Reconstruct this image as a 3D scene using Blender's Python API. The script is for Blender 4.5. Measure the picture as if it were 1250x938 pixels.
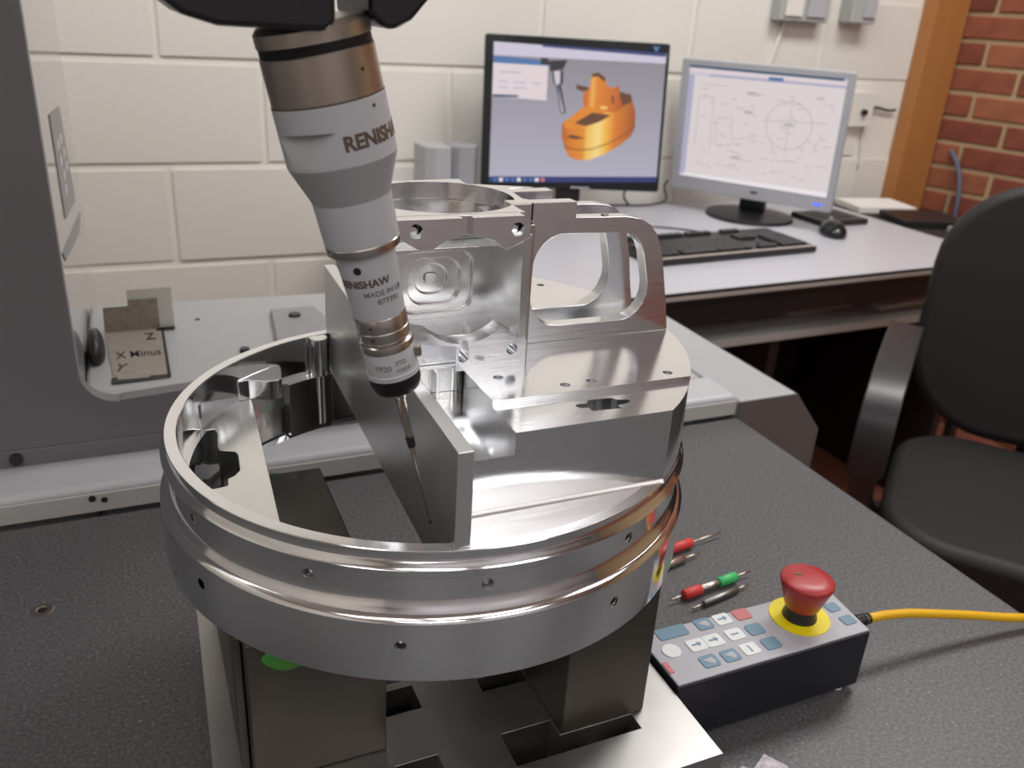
import bpy, bmesh, math, random
from mathutils import Vector, Matrix, Euler
random.seed(7)
PI = math.pi
S = bpy.context.scene
COL = S.collection
for o in list(bpy.data.objects): bpy.data.objects.remove(o)

# ------------------------------------------------------------------ camera
cam = bpy.data.cameras.new('camera'); cam_o = bpy.data.objects.new('camera', cam); COL.objects.link(cam_o)
cam.sensor_width = 36.0; cam.sensor_fit = 'HORIZONTAL'; cam.lens = 1050/1250*36
_p, _r, _y = math.radians(23.64), math.radians(-3.56), math.radians(24.77)
fw = Vector((math.sin(_y)*math.cos(_p), math.cos(_y)*math.cos(_p), -math.sin(_p)))
rt = Vector((math.cos(_y), -math.sin(_y), 0)); dn = fw.cross(rt)
r2 = math.cos(_r)*rt + math.sin(_r)*dn; d2 = -math.sin(_r)*rt + math.cos(_r)*dn
M = Matrix.Identity(4)
for i in range(3): M[i][0] = r2[i]; M[i][1] = -d2[i]; M[i][2] = -fw[i]
M.translation = Vector((0, 0, 0.412)); cam_o.matrix_world = M
cam.clip_start = 0.02; cam.dof.use_dof = True; cam.dof.focus_distance = 0.43; cam.dof.aperture_fstop = 14
S.camera = cam_o

# ------------------------------------------------------------------ world, lights, exposure
S.view_settings.view_transform = 'Standard'; S.view_settings.look = 'None'
S.view_settings.exposure = 0.15; S.view_settings.gamma = 1.0; S.view_settings.use_curve_mapping = False
w = bpy.data.worlds.new('room_ambient'); S.world = w; w.use_nodes = True
w.node_tree.nodes['Background'].inputs[0].default_value = (0.75, 0.85, 1.0, 1); w.node_tree.nodes['Background'].inputs[1].default_value = 0.1
CEIL = 1.75; FLOOR = -0.80
LAMPS = [(0.15, 1.05, 14), (1.60, 1.05, 19), (-1.20, 1.05, 7), (-1.0, -0.95, 1), (0.30, -0.95, 1), (1.90, -0.5, 7), (-0.6, -2.0, 7), (0.9, -2.0, 7)]  # last two panels are added, out of view, to brighten the front wall
def area(name, loc, rot, sx, sy, power, col):
    l = bpy.data.lights.new(name, 'AREA'); l.shape = 'RECTANGLE'; l.size = sx; l.size_y = sy; l.energy = power; l.color = col
    o = bpy.data.objects.new(name, l); COL.objects.link(o); o.location = loc; o.rotation_euler = rot; return o
for i, (x, y, p_) in enumerate(LAMPS):
    area('lamp_light', (x, y, CEIL-0.075), (0, 0, 0), 1.1, 0.5, p_, (1.0, 0.985, 0.965))

# ------------------------------------------------------------------ materials
def _s(v): return tuple(c/12.92 if c <= .04045 else ((c+.055)/1.055)**2.4 for c in v)
def rgb(r, g, b): return _s((r/255, g/255, b/255)) + (1,)
MATS = {}
def mat(name, col, rough=.5, metal=0., spec=.5, noise=None, bump=None, stretch=(1, 1, 1), emit=None, rvar=0.):
    """noise=(scale, amount, colour2) ; bump=(scale, strength)"""
    m = bpy.data.materials.new(name); m.use_nodes = True; nt = m.node_tree; b = nt.nodes['Principled BSDF']
    b.inputs['Base Color'].default_value = col; b.inputs['Roughness'].default_value = rough; b.inputs['Metallic'].default_value = metal
    b.inputs['Specular IOR Level'].default_value = spec
    if noise or bump or rvar:
        tc = nt.nodes.new('ShaderNodeTexCoord'); mp = nt.nodes.new('ShaderNodeMapping'); mp.inputs['Scale'].default_value = stretch
        nt.links.new(tc.outputs['Object'], mp.inputs['Vector'])
    if noise:
        n = nt.nodes.new('ShaderNodeTexNoise'); n.inputs['Scale'].default_value = noise[0]; n.inputs['Detail'].default_value = 5
        nt.links.new(mp.outputs[0], n.inputs['Vector'])
        r = nt.nodes.new('ShaderNodeValToRGB'); r.color_ramp.elements[0].position = .5-noise[1]; r.color_ramp.elements[1].position = .5+noise[1]
        r.color_ramp.elements[0].color = col; r.color_ramp.elements[1].color = noise[2]
        nt.links.new(n.outputs['Fac'], r.inputs[0]); nt.links.new(r.outputs[0], b.inputs['Base Color'])
    if bump:
        n = nt.nodes.new('ShaderNodeTexNoise'); n.inputs['Scale'].default_value = bump[0]; n.inputs['Detail'].default_value = 3
        nt.links.new(mp.outputs[0], n.inputs['Vector'])
        bp = nt.nodes.new('ShaderNodeBump'); bp.inputs['Strength'].default_value = bump[1]; bp.inputs['Distance'].default_value = bump[2] if len(bump) > 2 else .002
        nt.links.new(n.outputs['Fac'], bp.inputs['Height']); nt.links.new(bp.outputs[0], b.inputs['Normal'])
        if rvar:
            mr = nt.nodes.new('ShaderNodeMapRange'); mr.inputs[3].default_value = rough-rvar; mr.inputs[4].default_value = rough+rvar
            nt.links.new(n.outputs['Fac'], mr.inputs[0]); nt.links.new(mr.outputs[0], b.inputs['Roughness'])
    if emit:
        b.inputs['Emission Color'].default_value = emit[0]; b.inputs['Emission Strength'].default_value = emit[1]
    MATS[name] = m; return m
ALU = (.80, .81, .83, 1)
mat('turned_aluminium', ALU, .11, 1, bump=(60, .012, .0006), stretch=(1, 1, 14), rvar=.04)
mat('milled_aluminium_x', ALU, .17, 1, bump=(40, .04, .0006), stretch=(1, 14, 14), rvar=.07)
mat('milled_aluminium_y', (.74, .75, .75, 1), .20, 1, bump=(40, .035, .0006), stretch=(14, 1, 14), rvar=.07)
mat('milled_web', (.78, .79, .80, 1), .33, 1, bump=(40, .03, .0006), stretch=(14, 1, 14), rvar=.06)
mat('milled_floor', (.82, .81, .82, 1), .36, 1, bump=(40, .05, .0006), stretch=(1, 14, 14), rvar=.06)
mat('pocket_aluminium', (.72, .72, .73, 1), .26, 1, bump=(90, .06, .0006), rvar=.06)
mat('tapped_hole_dark', (.30, .29, .28, 1), .35, 1)
mat('fixture_steel', (.40, .39, .38, 1), .40, 1, noise=(30, .35, (.52, .51, .50, 1)), bump=(120, .10, .0006), rvar=.08)
mat('riser_steel', (.034, .029, .024, 1), .36, .25, noise=(14, .3, (.075, .063, .050, 1)), bump=(160, .12, .0006))
mat('black_void', (.006, .006, .006, 1), .8)
mat('green_putty', rgb(34, 132, 62), .55, noise=(60, .3, rgb(84, 132, 36)))
mat('probe_grey', rgb(176, 178, 184), .42)
mat('probe_cone_grey', rgb(150, 150, 154), .40)
mat('probe_bronze', (.46, .42, .37, 1), .34, 1)
mat('probe_steel', (.55, .51, .48, 1), .26, 1)
mat('probe_black', (.007, .006, .007, 1), .5, spec=.3)
mat('print_dark', (.10, .07, .05, 1), .5)
mat('print_grey', (.17, .16, .16, 1), .5)
mat('housing_black', (.010, .010, .013, 1), .32)
mat('stylus_steel', (.50, .43, .38, 1), .24, 1)
mat('ruby', rgb(40, 6, 12), .1)
mat('rail_paint', rgb(184, 185, 191), .38)
mat('rail_face', rgb(186, 186, 184), .5)
mat('leg_paint', rgb(112, 111, 115), .5, bump=(900, .08, .0005))
mat('cover_white', rgb(168, 170, 173), .36)
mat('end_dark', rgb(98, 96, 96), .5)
mat('leg_side', rgb(176, 177, 176), .06, spec=1.0)
mat('bracket_grey', rgb(146, 148, 152), .5)
mat('patch_grey', rgb(150, 150, 152), .5)
mat('patch_pale', rgb(214, 214, 212), .5)
mat('card', rgb(150, 140, 128), .55, noise=(220, .25, rgb(120, 112, 104)))
mat('card_low', rgb(160, 152, 143), .5, noise=(60, .3, rgb(134, 126, 118)), stretch=(1, 4, 1))
mat('clear_tape', rgb(196, 194, 186), .25)
mat('black_tape', rgb(22, 28, 30), .5)
mat('ink', rgb(40, 40, 42), .6)
mat('granite', rgb(66, 67, 70), .42, spec=.4)
nt = MATS['granite'].node_tree; b = nt.nodes['Principled BSDF']
tc = nt.nodes.new('ShaderNodeTexCoord')
def _n(sc, det=4):
    n = nt.nodes.new('ShaderNodeTexNoise'); n.inputs['Scale'].default_value = sc; n.inputs['Detail'].default_value = det; nt.links.new(tc.outputs['Object'], n.inputs['Vector']); return n
n1 = _n(420, 3); n2 = _n(1100, 2)
ra = nt.nodes.new('ShaderNodeValToRGB'); e = ra.color_ramp.elements
e[0].position = .30; e[0].color = rgb(62, 63, 66); e[1].position = .64; e[1].color = rgb(96, 96, 98); e2 = ra.color_ramp.elements.new(.78); e2.color = rgb(132, 130, 126)
nt.links.new(n1.outputs['Fac'], ra.inputs[0])
mx = nt.nodes.new('ShaderNodeMixRGB'); mx.blend_type = 'OVERLAY'; mx.inputs[0].default_value = .25
nt.links.new(ra.outputs[0], mx.inputs[1]); nt.links.new(n2.outputs['Fac'], mx.inputs[2]); nt.links.new(mx.outputs[0], b.inputs['Base Color'])
mat('wall_paint', rgb(225, 222, 215), .65, noise=(3, .4, rgb(219, 215, 208)), bump=(140, .20, .002))
mat('mortar_paint', rgb(230, 226, 218), .7, bump=(120, .2, .002))
for k, c in enumerate([(136, 72, 52), (150, 84, 58), (124, 64, 48), (160, 96, 66)]):
    mat('brick_%s' % 'abcd'[k], rgb(*c), .85, noise=(16, .25, rgb(c[0]-26, c[1]-18, c[2]-10)), bump=(80, .4, .003))
mat('brick_mortar', rgb(172, 148, 114), .9, bump=(120, .4, .002))
mat('dark_brick_wall', rgb(186, 184, 188), .9, noise=(6, .3, rgb(170, 168, 172)))
mat('timber', rgb(172, 116, 62), .5, noise=(5, .3, rgb(164, 108, 58)), stretch=(6, 6, .4))
mat('carpet', rgb(150, 84, 62), .95, noise=(90, .3, rgb(118, 68, 54)))
mat('ceiling_white', rgb(226, 224, 218), .8)
mat('lamp_frame', rgb(220, 220, 220), .5)
mat('desk_top', rgb(186, 186, 194), .32)
mat('desk_edge', rgb(36, 32, 32), .5)
mat('desk_strip', rgb(176, 166, 158), .4)
mat('desk_grey', rgb(196, 195, 194), .5)
mat('desk_dark', rgb(38, 30, 29), .7)
mat('black_plastic', (.014, .014, .016, 1), .35)
mat('black_gloss', (.008, .010, .012, 1), .12)
mat('key_black', (.034, .033, .034, 1), .42)
mat('silver_plastic', rgb(176, 178, 184), .38)
mat('cabinet_grey', rgb(166, 167, 170), .45)
mat('white_plastic', rgb(226, 224, 216), .4)
mat('grey_box', rgb(170, 172, 170), .5)
mat('cable_black', (.02, .02, .022, 1), .5)
mat('cable_blue', rgb(84, 90, 112), .5)
mat('cable_white', rgb(222, 216, 204), .5)
mat('paper', rgb(232, 230, 226), .6)
mat('chair_fabric', (.009, .0085, .009, 1), .6, bump=(700, .3, .001))
mat('chair_plastic', (.03, .03, .034, 1), .33)
mat('pendant_black', (.008, .008, .014, 1), .38)
mat('pendant_face', rgb(172, 172, 180), .40)
mat('button_blue', rgb(104, 136, 158), .4)
mat('button_white', rgb(222, 226, 226), .35)
mat('button_red', rgb(196, 112, 112), .4)
mat('estop_yellow', rgb(240, 220, 20), .35)
mat('estop_red', rgb(170, 48, 50), .34)
mat('cable_yellow', rgb(228, 176, 22), .4)
mat('sleeve_red', rgb(206, 62, 60), .4)
mat('sleeve_green', rgb(60, 190, 110), .4)
mat('scrap', rgb(206, 204, 208), .4, noise=(180, .2, rgb(150, 130, 150)))
def emis(name, col, s=1.0):
    m = mat(name, (0.02, 0.02, 0.02, 1), .4, emit=(col, s)); return m
emis('lamp_glow', (1, .97, .93, 1), 2.4)
emis('screen_bg', rgb(150, 148, 162), .85); nt = MATS['screen_bg'].node_tree; b = nt.nodes['Principled BSDF']
tc = nt.nodes.new('ShaderNodeTexCoord'); sp = nt.nodes.new('ShaderNodeSeparateXYZ'); nt.links.new(tc.outputs['Object'], sp.inputs[0])
ra = nt.nodes.new('ShaderNodeValToRGB'); ra.color_ramp.elements[0].color = rgb(176, 174, 190); ra.color_ramp.elements[1].color = rgb(132, 127, 134)
mr = nt.nodes.new('ShaderNodeMapRange'); mr.inputs[1].default_value = -.16; mr.inputs[2].default_value = .16
nt.links.new(sp.outputs['Z'], mr.inputs[0]); nt.links.new(mr.outputs[0], ra.inputs[0]); nt.links.new(ra.outputs[0], b.inputs['Emission Color'])
for nm, c in dict(scr_light=(196, 190, 208), scr_pink=(216, 202, 206), scr_navy=(28, 44, 104), scr_blue=(66, 108, 160), scr_dark=(34, 36, 52), scr_body=(198, 190, 198), scr_black=(22, 24, 34),
                  scr_gold=(214, 128, 24), scr_gold_lite=(236, 196, 96), scr_gold_dark=(190, 96, 20), scr_brown=(92, 54, 26), scr_paper=(214, 204, 204), scr_lilac=(168, 166, 190), scr_line=(178, 170, 174),
                  scr_teal=(20, 70, 100), scr_white=(230, 224, 228), scr_red=(214, 110, 110)).items(): emis(nm, rgb(*c), .9)
def ramp_emis(name, stops, lo, hi, axis='X'):
    m = emis(name, (1, 1, 1, 1), .9); nt = m.node_tree; b = nt.nodes['Principled BSDF']
    tc = nt.nodes.new('ShaderNodeTexCoord'); sp = nt.nodes.new('ShaderNodeSeparateXYZ'); nt.links.new(tc.outputs['Object'], sp.inputs[0])
    mr = nt.nodes.new('ShaderNodeMapRange'); mr.inputs[1].default_value = lo; mr.inputs[2].default_value = hi; nt.links.new(sp.outputs[axis], mr.inputs[0])
    ra = nt.nodes.new('ShaderNodeValToRGB'); el = ra.color_ramp.elements
    el[0].position = stops[0][0]; el[0].color = rgb(*stops[0][1]); el[1].position = stops[-1][0]; el[1].color = rgb(*stops[-1][1])
    for p, c in stops[1:-1]: q_ = el.new(p); q_.color = rgb(*c)
    nt.links.new(mr.outputs[0], ra.inputs[0]); nt.links.new(ra.outputs[0], b.inputs['Emission Color'])
ramp_emis('scr_drum', [(0, (168, 84, 20)), (.12, (206, 116, 24)), (.30, (216, 134, 36)), (.36, (232, 184, 84)), (.50, (238, 208, 128)), (.60, (234, 176, 66)), (.72, (210, 118, 26)), (1, (150, 72, 20))], -.03, .149)
ramp_emis('scr_tower', [(0, (176, 88, 22)), (.15, (206, 112, 28)), (.24, (228, 166, 76)), (.34, (214, 124, 30)), (.75, (196, 100, 24)), (1, (150, 70, 22))], .015, .118)
emis('led_blue', rgb(70, 90, 255), 2.0)

# ------------------------------------------------------------------ mesh helpers
class MB:
    def __init__(s): s.v = []; s.f = []
    def add(s, vs, fs): n = len(s.v); s.v += [tuple(p) for p in vs]; s.f += [tuple(i+n for i in f) for f in fs]; return s
    def box(s, x0, x1, y0, y1, z0, z1):
        return s.add([(x, y, z) for z in (z0, z1) for x, y in ((x0, y0), (x1, y0), (x1, y1), (x0, y1))], [(3, 2, 1, 0), (4, 5, 6, 7), (0, 1, 5, 4), (1, 2, 6, 5), (2, 3, 7, 6), (3, 0, 4, 7)])
    def prism(s, pts, a, b, ax='z'):
        """polygon extruded along an axis; pts given in the two other axes (x,y)/(x,z)/(y,z)"""
        n = len(pts); area = sum(pts[i][0]*pts[(i+1) % n][1]-pts[(i+1) % n][0]*pts[i][1] for i in range(n))
        if area < 0: pts = pts[::-1]
        def P(p, t): return {'z': (p[0], p[1], t), 'y': (p[0], t, p[1]), 'x': (t, p[0], p[1])}[ax]
        lo, hi = (a, b) if ax != 'y' else (b, a)
        vs = [P(p, lo) for p in pts]+[P(p, hi) for p in pts]
        fs = [tuple(range(n))[::-1], tuple(range(n, 2*n))]+[(i, (i+1) % n, n+(i+1) % n, n+i) for i in range(n)]
        return s.add(vs, fs)
    def lathe(s, prof, seg=48, c=(0, 0, 0), closed=False):
        """profile of (r,z) from bottom to top on the outside (counter-clockwise); caps where r==0"""
        vs = []; fs = []; n = len(prof)
        for r, z in prof:
            for k in range(seg):
                a = 2*PI*k/seg; vs.append((c[0]+r*math.cos(a), c[1]+r*math.sin(a), c[2]+z))
        for i in range(n if closed else n-1):
            j = (i+1) % n
            for k in range(seg):
                k2 = (k+1) % seg; fs.append((i*seg+k, i*seg+k2, j*seg+k2, j*seg+k))
        if not closed:
            fs.append(tuple(range(seg))[::-1]); fs.append(tuple((n-1)*seg+k for k in range(seg)))
        return s.add(vs, fs)
    def tube(s, path, r, seg=10):
        path = [Vector(p) for p in path]; n = len(path); rs = r if isinstance(r, (list, tuple)) else [r]*n
        vs = []; fs = []; up = Vector((0, 0, 1))
        for i, p in enumerate(path):
            t = (path[min(i+1, n-1)]-path[max(i-1, 0)]).normalized()
            a = t.cross(up)
            if a.length < 1e-4: a = t.cross(Vector((1, 0, 0)))
            a.normalize(); b_ = a.cross(t).normalized()
            for k in range(seg):
                q = 2*PI*k/seg; vs.append(p+rs[i]*(math.cos(q)*a+math.sin(q)*b_))
        for i in range(n-1):
            for k in range(seg):
                k2 = (k+1) % seg; fs.append((i*seg+k, i*seg+k2, (i+1)*seg+k2, (i+1)*seg+k))
        fs.append(tuple(range(seg))[::-1]); fs.append(tuple((n-1)*seg+k for k in range(seg)))
        return s.add(vs, fs)
    def cyl(s, p0, p1, r, seg=20): return s.tube([p0, p1], r, seg)
    def xf(s, m): s.v = [tuple(m @ Vector(p)) for p in s.v]; return s
    def mesh(s, name):
        me = bpy.data.meshes.new(name); me.from_pydata(s.v, [], s.f); me.update()
        bm = bmesh.new(); bm.from_mesh(me); bmesh.ops.recalc_face_normals(bm, faces=bm.faces); bm.to_mesh(me); bm.free(); return me
    def build(s, name, m, parent=None, bevel=0., seg=2, sharp=32, off=(0, 0, 0)):
        if off != (0, 0, 0): s.v = [(p[0]-off[0], p[1]-off[1], p[2]-off[2]) for p in s.v]
        return link(name, s.mesh(name), m, parent, bevel, seg, sharp)
def link(name, me, m, parent=None, bevel=0., seg=2, sharp=32):
    o = bpy.data.objects.new(name, me); COL.objects.link(o); me.materials.clear(); me.materials.append(MATS[m])
    if len(me.polygons):
        me.polygons.foreach_set('use_smooth', [True]*len(me.polygons)); me.set_sharp_from_angle(angle=math.radians(sharp))
    if parent: o.parent = parent
    if bevel:
        b_ = o.modifiers.new('bevel', 'BEVEL'); b_.width = bevel; b_.segments = seg; b_.limit_method = 'ANGLE'; b_.angle_limit = math.radians(30); b_.harden_normals = True
    return o
def boolean(name, base, cutters, op='DIFFERENCE'):
    """returns a new mesh: base MB minus cutter MBs"""
    o = bpy.data.objects.new('t', base.mesh('t')); COL.objects.link(o); tmp = [o]
    for c in cutters:
        k = bpy.data.objects.new('c', c.mesh('c')); COL.objects.link(k); tmp.append(k)
        md = o.modifiers.new('b', 'BOOLEAN'); md.operation = op; md.object = k; md.solver = 'EXACT'
    bpy.context.view_layer.update()
    ev = o.evaluated_get(bpy.context.evaluated_depsgraph_get()); me = bpy.data.meshes.new_from_object(ev); me.name = name
    for k in tmp:
        d = k.data; bpy.data.objects.remove(k); bpy.data.meshes.remove(d)
    return me
def thing(name, label, cat, loc=(0, 0, 0), rot=(0, 0, 0), group=None):
    o = bpy.data.objects.new(name, None); COL.objects.link(o); o.location = loc; o.rotation_euler = rot; o.empty_display_size = .02
    return tag(o, label, cat, group)
def tag(o, label, cat, group=None):
    o['label'] = label; o['category'] = cat
    if group: o['group'] = group
    return o
def struct(o): o['kind'] = 'structure'; return o
def text_mesh(txt, size, depth=.0002, bold=0., align='CENTER', shear=0.):
    cu = bpy.data.curves.new('txt', 'FONT'); cu.body = txt; cu.size = size; cu.extrude = depth; cu.align_x = align; cu.align_y = 'CENTER'; cu.offset = bold; cu.shear = shear
    o = bpy.data.objects.new('txt', cu); COL.objects.link(o); bpy.context.view_layer.update()
    me = bpy.data.meshes.new_from_object(o.evaluated_get(bpy.context.evaluated_depsgraph_get())); bpy.data.objects.remove(o); return me
def arc(cx, cy, r, a0, a1, n):
    return [(cx+r*math.cos(math.radians(a0+(a1-a0)*i/n)), cy+r*math.sin(math.radians(a0+(a1-a0)*i/n))) for i in range(n+1)]
def rrect(x0, x1, y0, y1, r, n=6):
    return arc(x1-r, y0+r, r, -90, 0, n)+arc(x1-r, y1-r, r, 0, 90, n)+arc(x0+r, y1-r, r, 90, 180, n)+arc(x0+r, y0+r, r, 180, 270, n)

# ------------------------------------------------------------------ room shell
WY = 2.10
wb = struct(MB().box(-1.9, 2.75, WY+.004, WY+.10, FLOOR, CEIL).build('wall_back', 'mortar_paint'))
bw, bh = .440, .215; blockmesh = MB().box(-bw/2, bw/2, 0, .05, -bh/2, bh/2).mesh('block')
bev = bmesh.new(); bev.from_mesh(blockmesh); bmesh.ops.bevel(bev, geom=[e for e in bev.edges], offset=.0038, segments=2, affect='EDGES'); bev.to_mesh(blockmesh); bev.free()
z0 = .2660
for row in range(-5, 7):
    zc = z0 + .1125 + .225*row
    if zc - bh/2 < FLOOR or zc + bh/2 > CEIL: continue
    x0 = (.300 if row % 2 == 1 or row % 2 == -1 else .0875)
    for k in range(-5, 6):
        xc = x0 + .45*k - .225
        if xc - bw/2 < -1.9 or xc + bw/2 > 2.44: continue
        o = bpy.data.objects.new('block', blockmesh); COL.objects.link(o); o.parent = wb; o.location = (xc, WY+random.uniform(-.0015, .001), zc)
        if not blockmesh.materials: blockmesh.materials.append(MATS['wall_paint'])
# brick return wall, running from the post towards the viewer's right
BR0 = Vector((2.386, 2.085, 0)); BD = Vector((math.sin(math.radians(14)), -math.cos(math.radians(14)), 0)); BN = Vector((-BD.y, BD.x, 0))*-1
BA = math.atan2(BD.y, BD.x)
wr = struct(MB().box(0, 4.6, .008, .12, FLOOR, CEIL).build('wall_right', 'brick_mortar')); wr.location = BR0; wr.rotation_euler = (0, 0, BA)
bms = []
for k in 'abcd':
    me = MB().box(0, .211, 0, .05, 0, .0615).mesh('brick'); bq = bmesh.new(); bq.from_mesh(me); bmesh.ops.bevel(bq, geom=list(bq.edges), offset=.003, segments=1, affect='EDGES'); bq.to_mesh(me); bq.free()
    me.materials.append(MATS['brick_'+k]); bms.append(me)
hm = []
for k in 'abcd':
    me = MB().box(0, .0985, 0, .05, 0, .0615).mesh('brick'); bq = bmesh.new(); bq.from_mesh(me); bmesh.ops.bevel(bq, geom=list(bq.edges), offset=.003, segments=1, affect='EDGES'); bq.to_mesh(me); bq.free()
    me.materials.append(MATS['brick_'+k]); hm.append(me)
for row in range(34):
    zz = FLOOR + .005 + .075*row; xx = .004
    for k in range(8):
        half_b = (k == 0 and row % 2 == 1)
        o = bpy.data.objects.new('brick', random.choice(hm if half_b else bms)); COL.objects.link(o); o.parent = wr; o.location = (xx, random.uniform(-.003, .002)+.002, zz)
        xx += .1125 if half_b else .225
struct(MB().box(-2.0, -1.9, -2.6, WY+.1, FLOOR, CEIL).build('wall_left', 'wall_paint'))
struct(MB().box(-2.0, 3.6, -2.7, -2.6, FLOOR, CEIL).build('wall_front', 'dark_brick_wall'))
struct(MB().box(-2.0, 3.6, -2.7, WY+.1, FLOOR-.06, FLOOR).build('floor', 'carpet'))
struct(MB().box(-2.0, 3.6, -2.7, WY+.1, CEIL, CEIL+.06).build('ceiling', 'ceiling_white'))
po = struct(MB().box(2.248, 2.385, 2.050, WY+.001, FLOOR, CEIL).build('trim_1', 'timber', bevel=.004))
for i, (x, y, p_) in enumerate(LAMPS):
    t = thing('ceiling_light', 'white fluorescent ceiling panel '+['above the machine bed', 'above the office desk', 'above the grey machine leg', 'behind the camera on the left', 'straight behind the camera', 'above the office chair side', 'added unseen at the far end on the left to brighten the front wall', 'added unseen at the far end on the right to brighten the front wall'][i], 'light', (x, y, CEIL-.03), group='ceiling lights')
    MB().prism([(-.6, -.3), (.6, -.3), (.6, .3), (-.6, .3)], -.02, .028).build('lamp_frame', 'lamp_frame', t, .003)
    MB().box(-.56, .56, -.26, .26, -.026, -.0205).build('diffuser', 'lamp_glow', t)

# ------------------------------------------------------------------ granite table
gt = thing('granite_table', 'dark speckled granite table top carrying the fixture and the control box', 'table', (0, 0, 0))
MB().box(-1.5, .607, -.5, .699, -.16, 0).build('slab', 'granite', gt, .004)
for (x, y) in ((-.95, -.2), (.35, -.2), (.35, .58), (-.95, .58)): MB().box(x-.08, x+.08, y-.08, y+.08, FLOOR, -.1605).build('leg', 'desk_grey', gt, .005)
MB().lathe([(.0035, .0001), (.0078, .0001), (.0078, .0003), (.0066, .0006), (.0040, .0006), (.0035, .0003)], 28, (-.0893, .579, 0), closed=True).build('threaded_insert', 'stylus_steel', gt)
MB().lathe([(.0034, .0001), (.0034, .00025)], 16, (-.0893, .579, 0)).build('insert_hole', 'black_void', gt)

# ------------------------------------------------------------------ measuring machine (portal, rail, covers)
mm = thing('measuring_machine', 'grey portal measuring machine with white front rail and covered bed behind the granite', 'machine', (0, .70, 0))
mo = (0, .70, 0)
MB().box(-1.30, .606, .703, .762, .001, .0255).build('guide_rail', 'rail_paint', mm, .007, 3, off=mo)
MB().box(-1.30, .605, .7015, .7035, .002, .0185).build('rail_face', 'rail_face', mm, off=mo)
MB().box(-1.30, .40, .757, .775, .002, .0405).build('panel_skirt', 'leg_paint', mm, .0015, off=mo)
# the front panel: leg on the left and low beam on the right, one L-shaped sheet with a rounded inner corner
rc = .030; lx = -.0565; lip0 = .076
Lp = [(-.95, .0405), (.40, .0405), (.40, lip0+.028)] + [(lx+rc, lip0+.001)] + arc(lx+rc, lip0+rc, rc, 270, 180, 8) + [(lx, 1.15), (-.95, 1.15)]
MB().prism(Lp, .7585, .774, 'y').build('front_panel', 'leg_paint', mm, .006, 3, off=mo)
MB().box(-.94, lx-.0005, .7745, 1.26, -.45, 1.12).build('leg', 'leg_side', mm, .010, 3, off=mo)
bc = [(lx, .7745), (.40, .7745), (.40, 1.03), (lx, 1.05)]
MB().prism(bc, -.45, .0705).build('bed_cover', 'cover_white', mm, .006, 3, off=mo)
MB().prism([(.7745, .0706), (.7745, .0755), (.781, .0775), (.797, .0706)], lx+.012, .40, 'x').build('bed_lip', 'cover_white', mm, off=mo)
# right-hand bed cover with sloping end
MB().prism([(.775, .018), (.775, -.45), (1.10, -.45), (1.10, .018)], .401, .6065, 'x').build('bed_cover', 'cover_white', mm, .003, off=mo)
ec = [(.622, .7035), (.664, .676), (.700, .676), (.700, 1.10), (.661, 1.10)]
MB().prism([(.6075, .7005), (.690, .7005), (.690, 1.05), (.6612, 1.05), (.6075, 1.05)], -.45, .0188).build('end_cover', 'cover_white', mm, .004, off=mo)
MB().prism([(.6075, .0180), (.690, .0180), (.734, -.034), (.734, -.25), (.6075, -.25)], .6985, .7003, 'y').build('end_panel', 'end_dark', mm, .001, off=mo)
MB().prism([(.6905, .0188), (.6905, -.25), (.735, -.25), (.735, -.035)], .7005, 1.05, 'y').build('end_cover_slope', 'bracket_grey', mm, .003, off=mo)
MB().box(-1.25, .45, .80, 1.15, 1.1505, 1.42).build('cross_beam', 'cover_white', mm, .02, 3, off=mo)
MB().box(.015, .115, .27, .37, .556, 1.60).build('quill', 'cover_white', mm, .01, 3, off=mo)
MB().box(.0, .13, .3705, .80, 1.16, 1.40).build('carriage', 'bracket_grey', mm, .02, 3, off=mo)
MB().lathe([(0.0001, 0), (.0052, 0), (.0052, .004), (0.0001, .004)], 20).xf(Matrix.Translation((-.1138, .7568, .0335)) @ Matrix.Rotation(PI/2, 4, 'X')).build('bolt', 'black_plastic', mm, off=mo)
for (x, z, s_) in ((-.0565, .0150, .0030), (-.0475, .0125, .0026)):
    MB().lathe([(0.0001, 0), (s_, 0), (s_, .0008), (0.0001, .0008)], 14).xf(Matrix.Translation((x, .7012, z)) @ Matrix.Rotation(PI/2, 4, 'X')).build('screw', 'black_plastic', mm, off=mo)
MB().prism([(.884, .302), (1.045, .290), (1.091, .182), (.889, .208)], lx-.0004, lx+.0004, 'x').build('side_patch', 'patch_grey', mm, off=mo)  # grey quads with plain pale marks on the leg's inner side
MB().prism([(.797, .200), (1.162, .154), (1.077, .148), (.813, .189)], lx-.0004, lx+.0004, 'x').build('side_patch', 'patch_grey', mm, off=mo)
for (y, z) in ((.935, .268), (.985, .266), (.945, .252), (1.01, .249), (.96, .235), (1.02, .233), (.955, .222)):
    MB().box(lx, lx+.0007, y-.012, y+.012, z-.004, z+.004).build('patch_mark', 'patch_pale', mm, off=mo)
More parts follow.
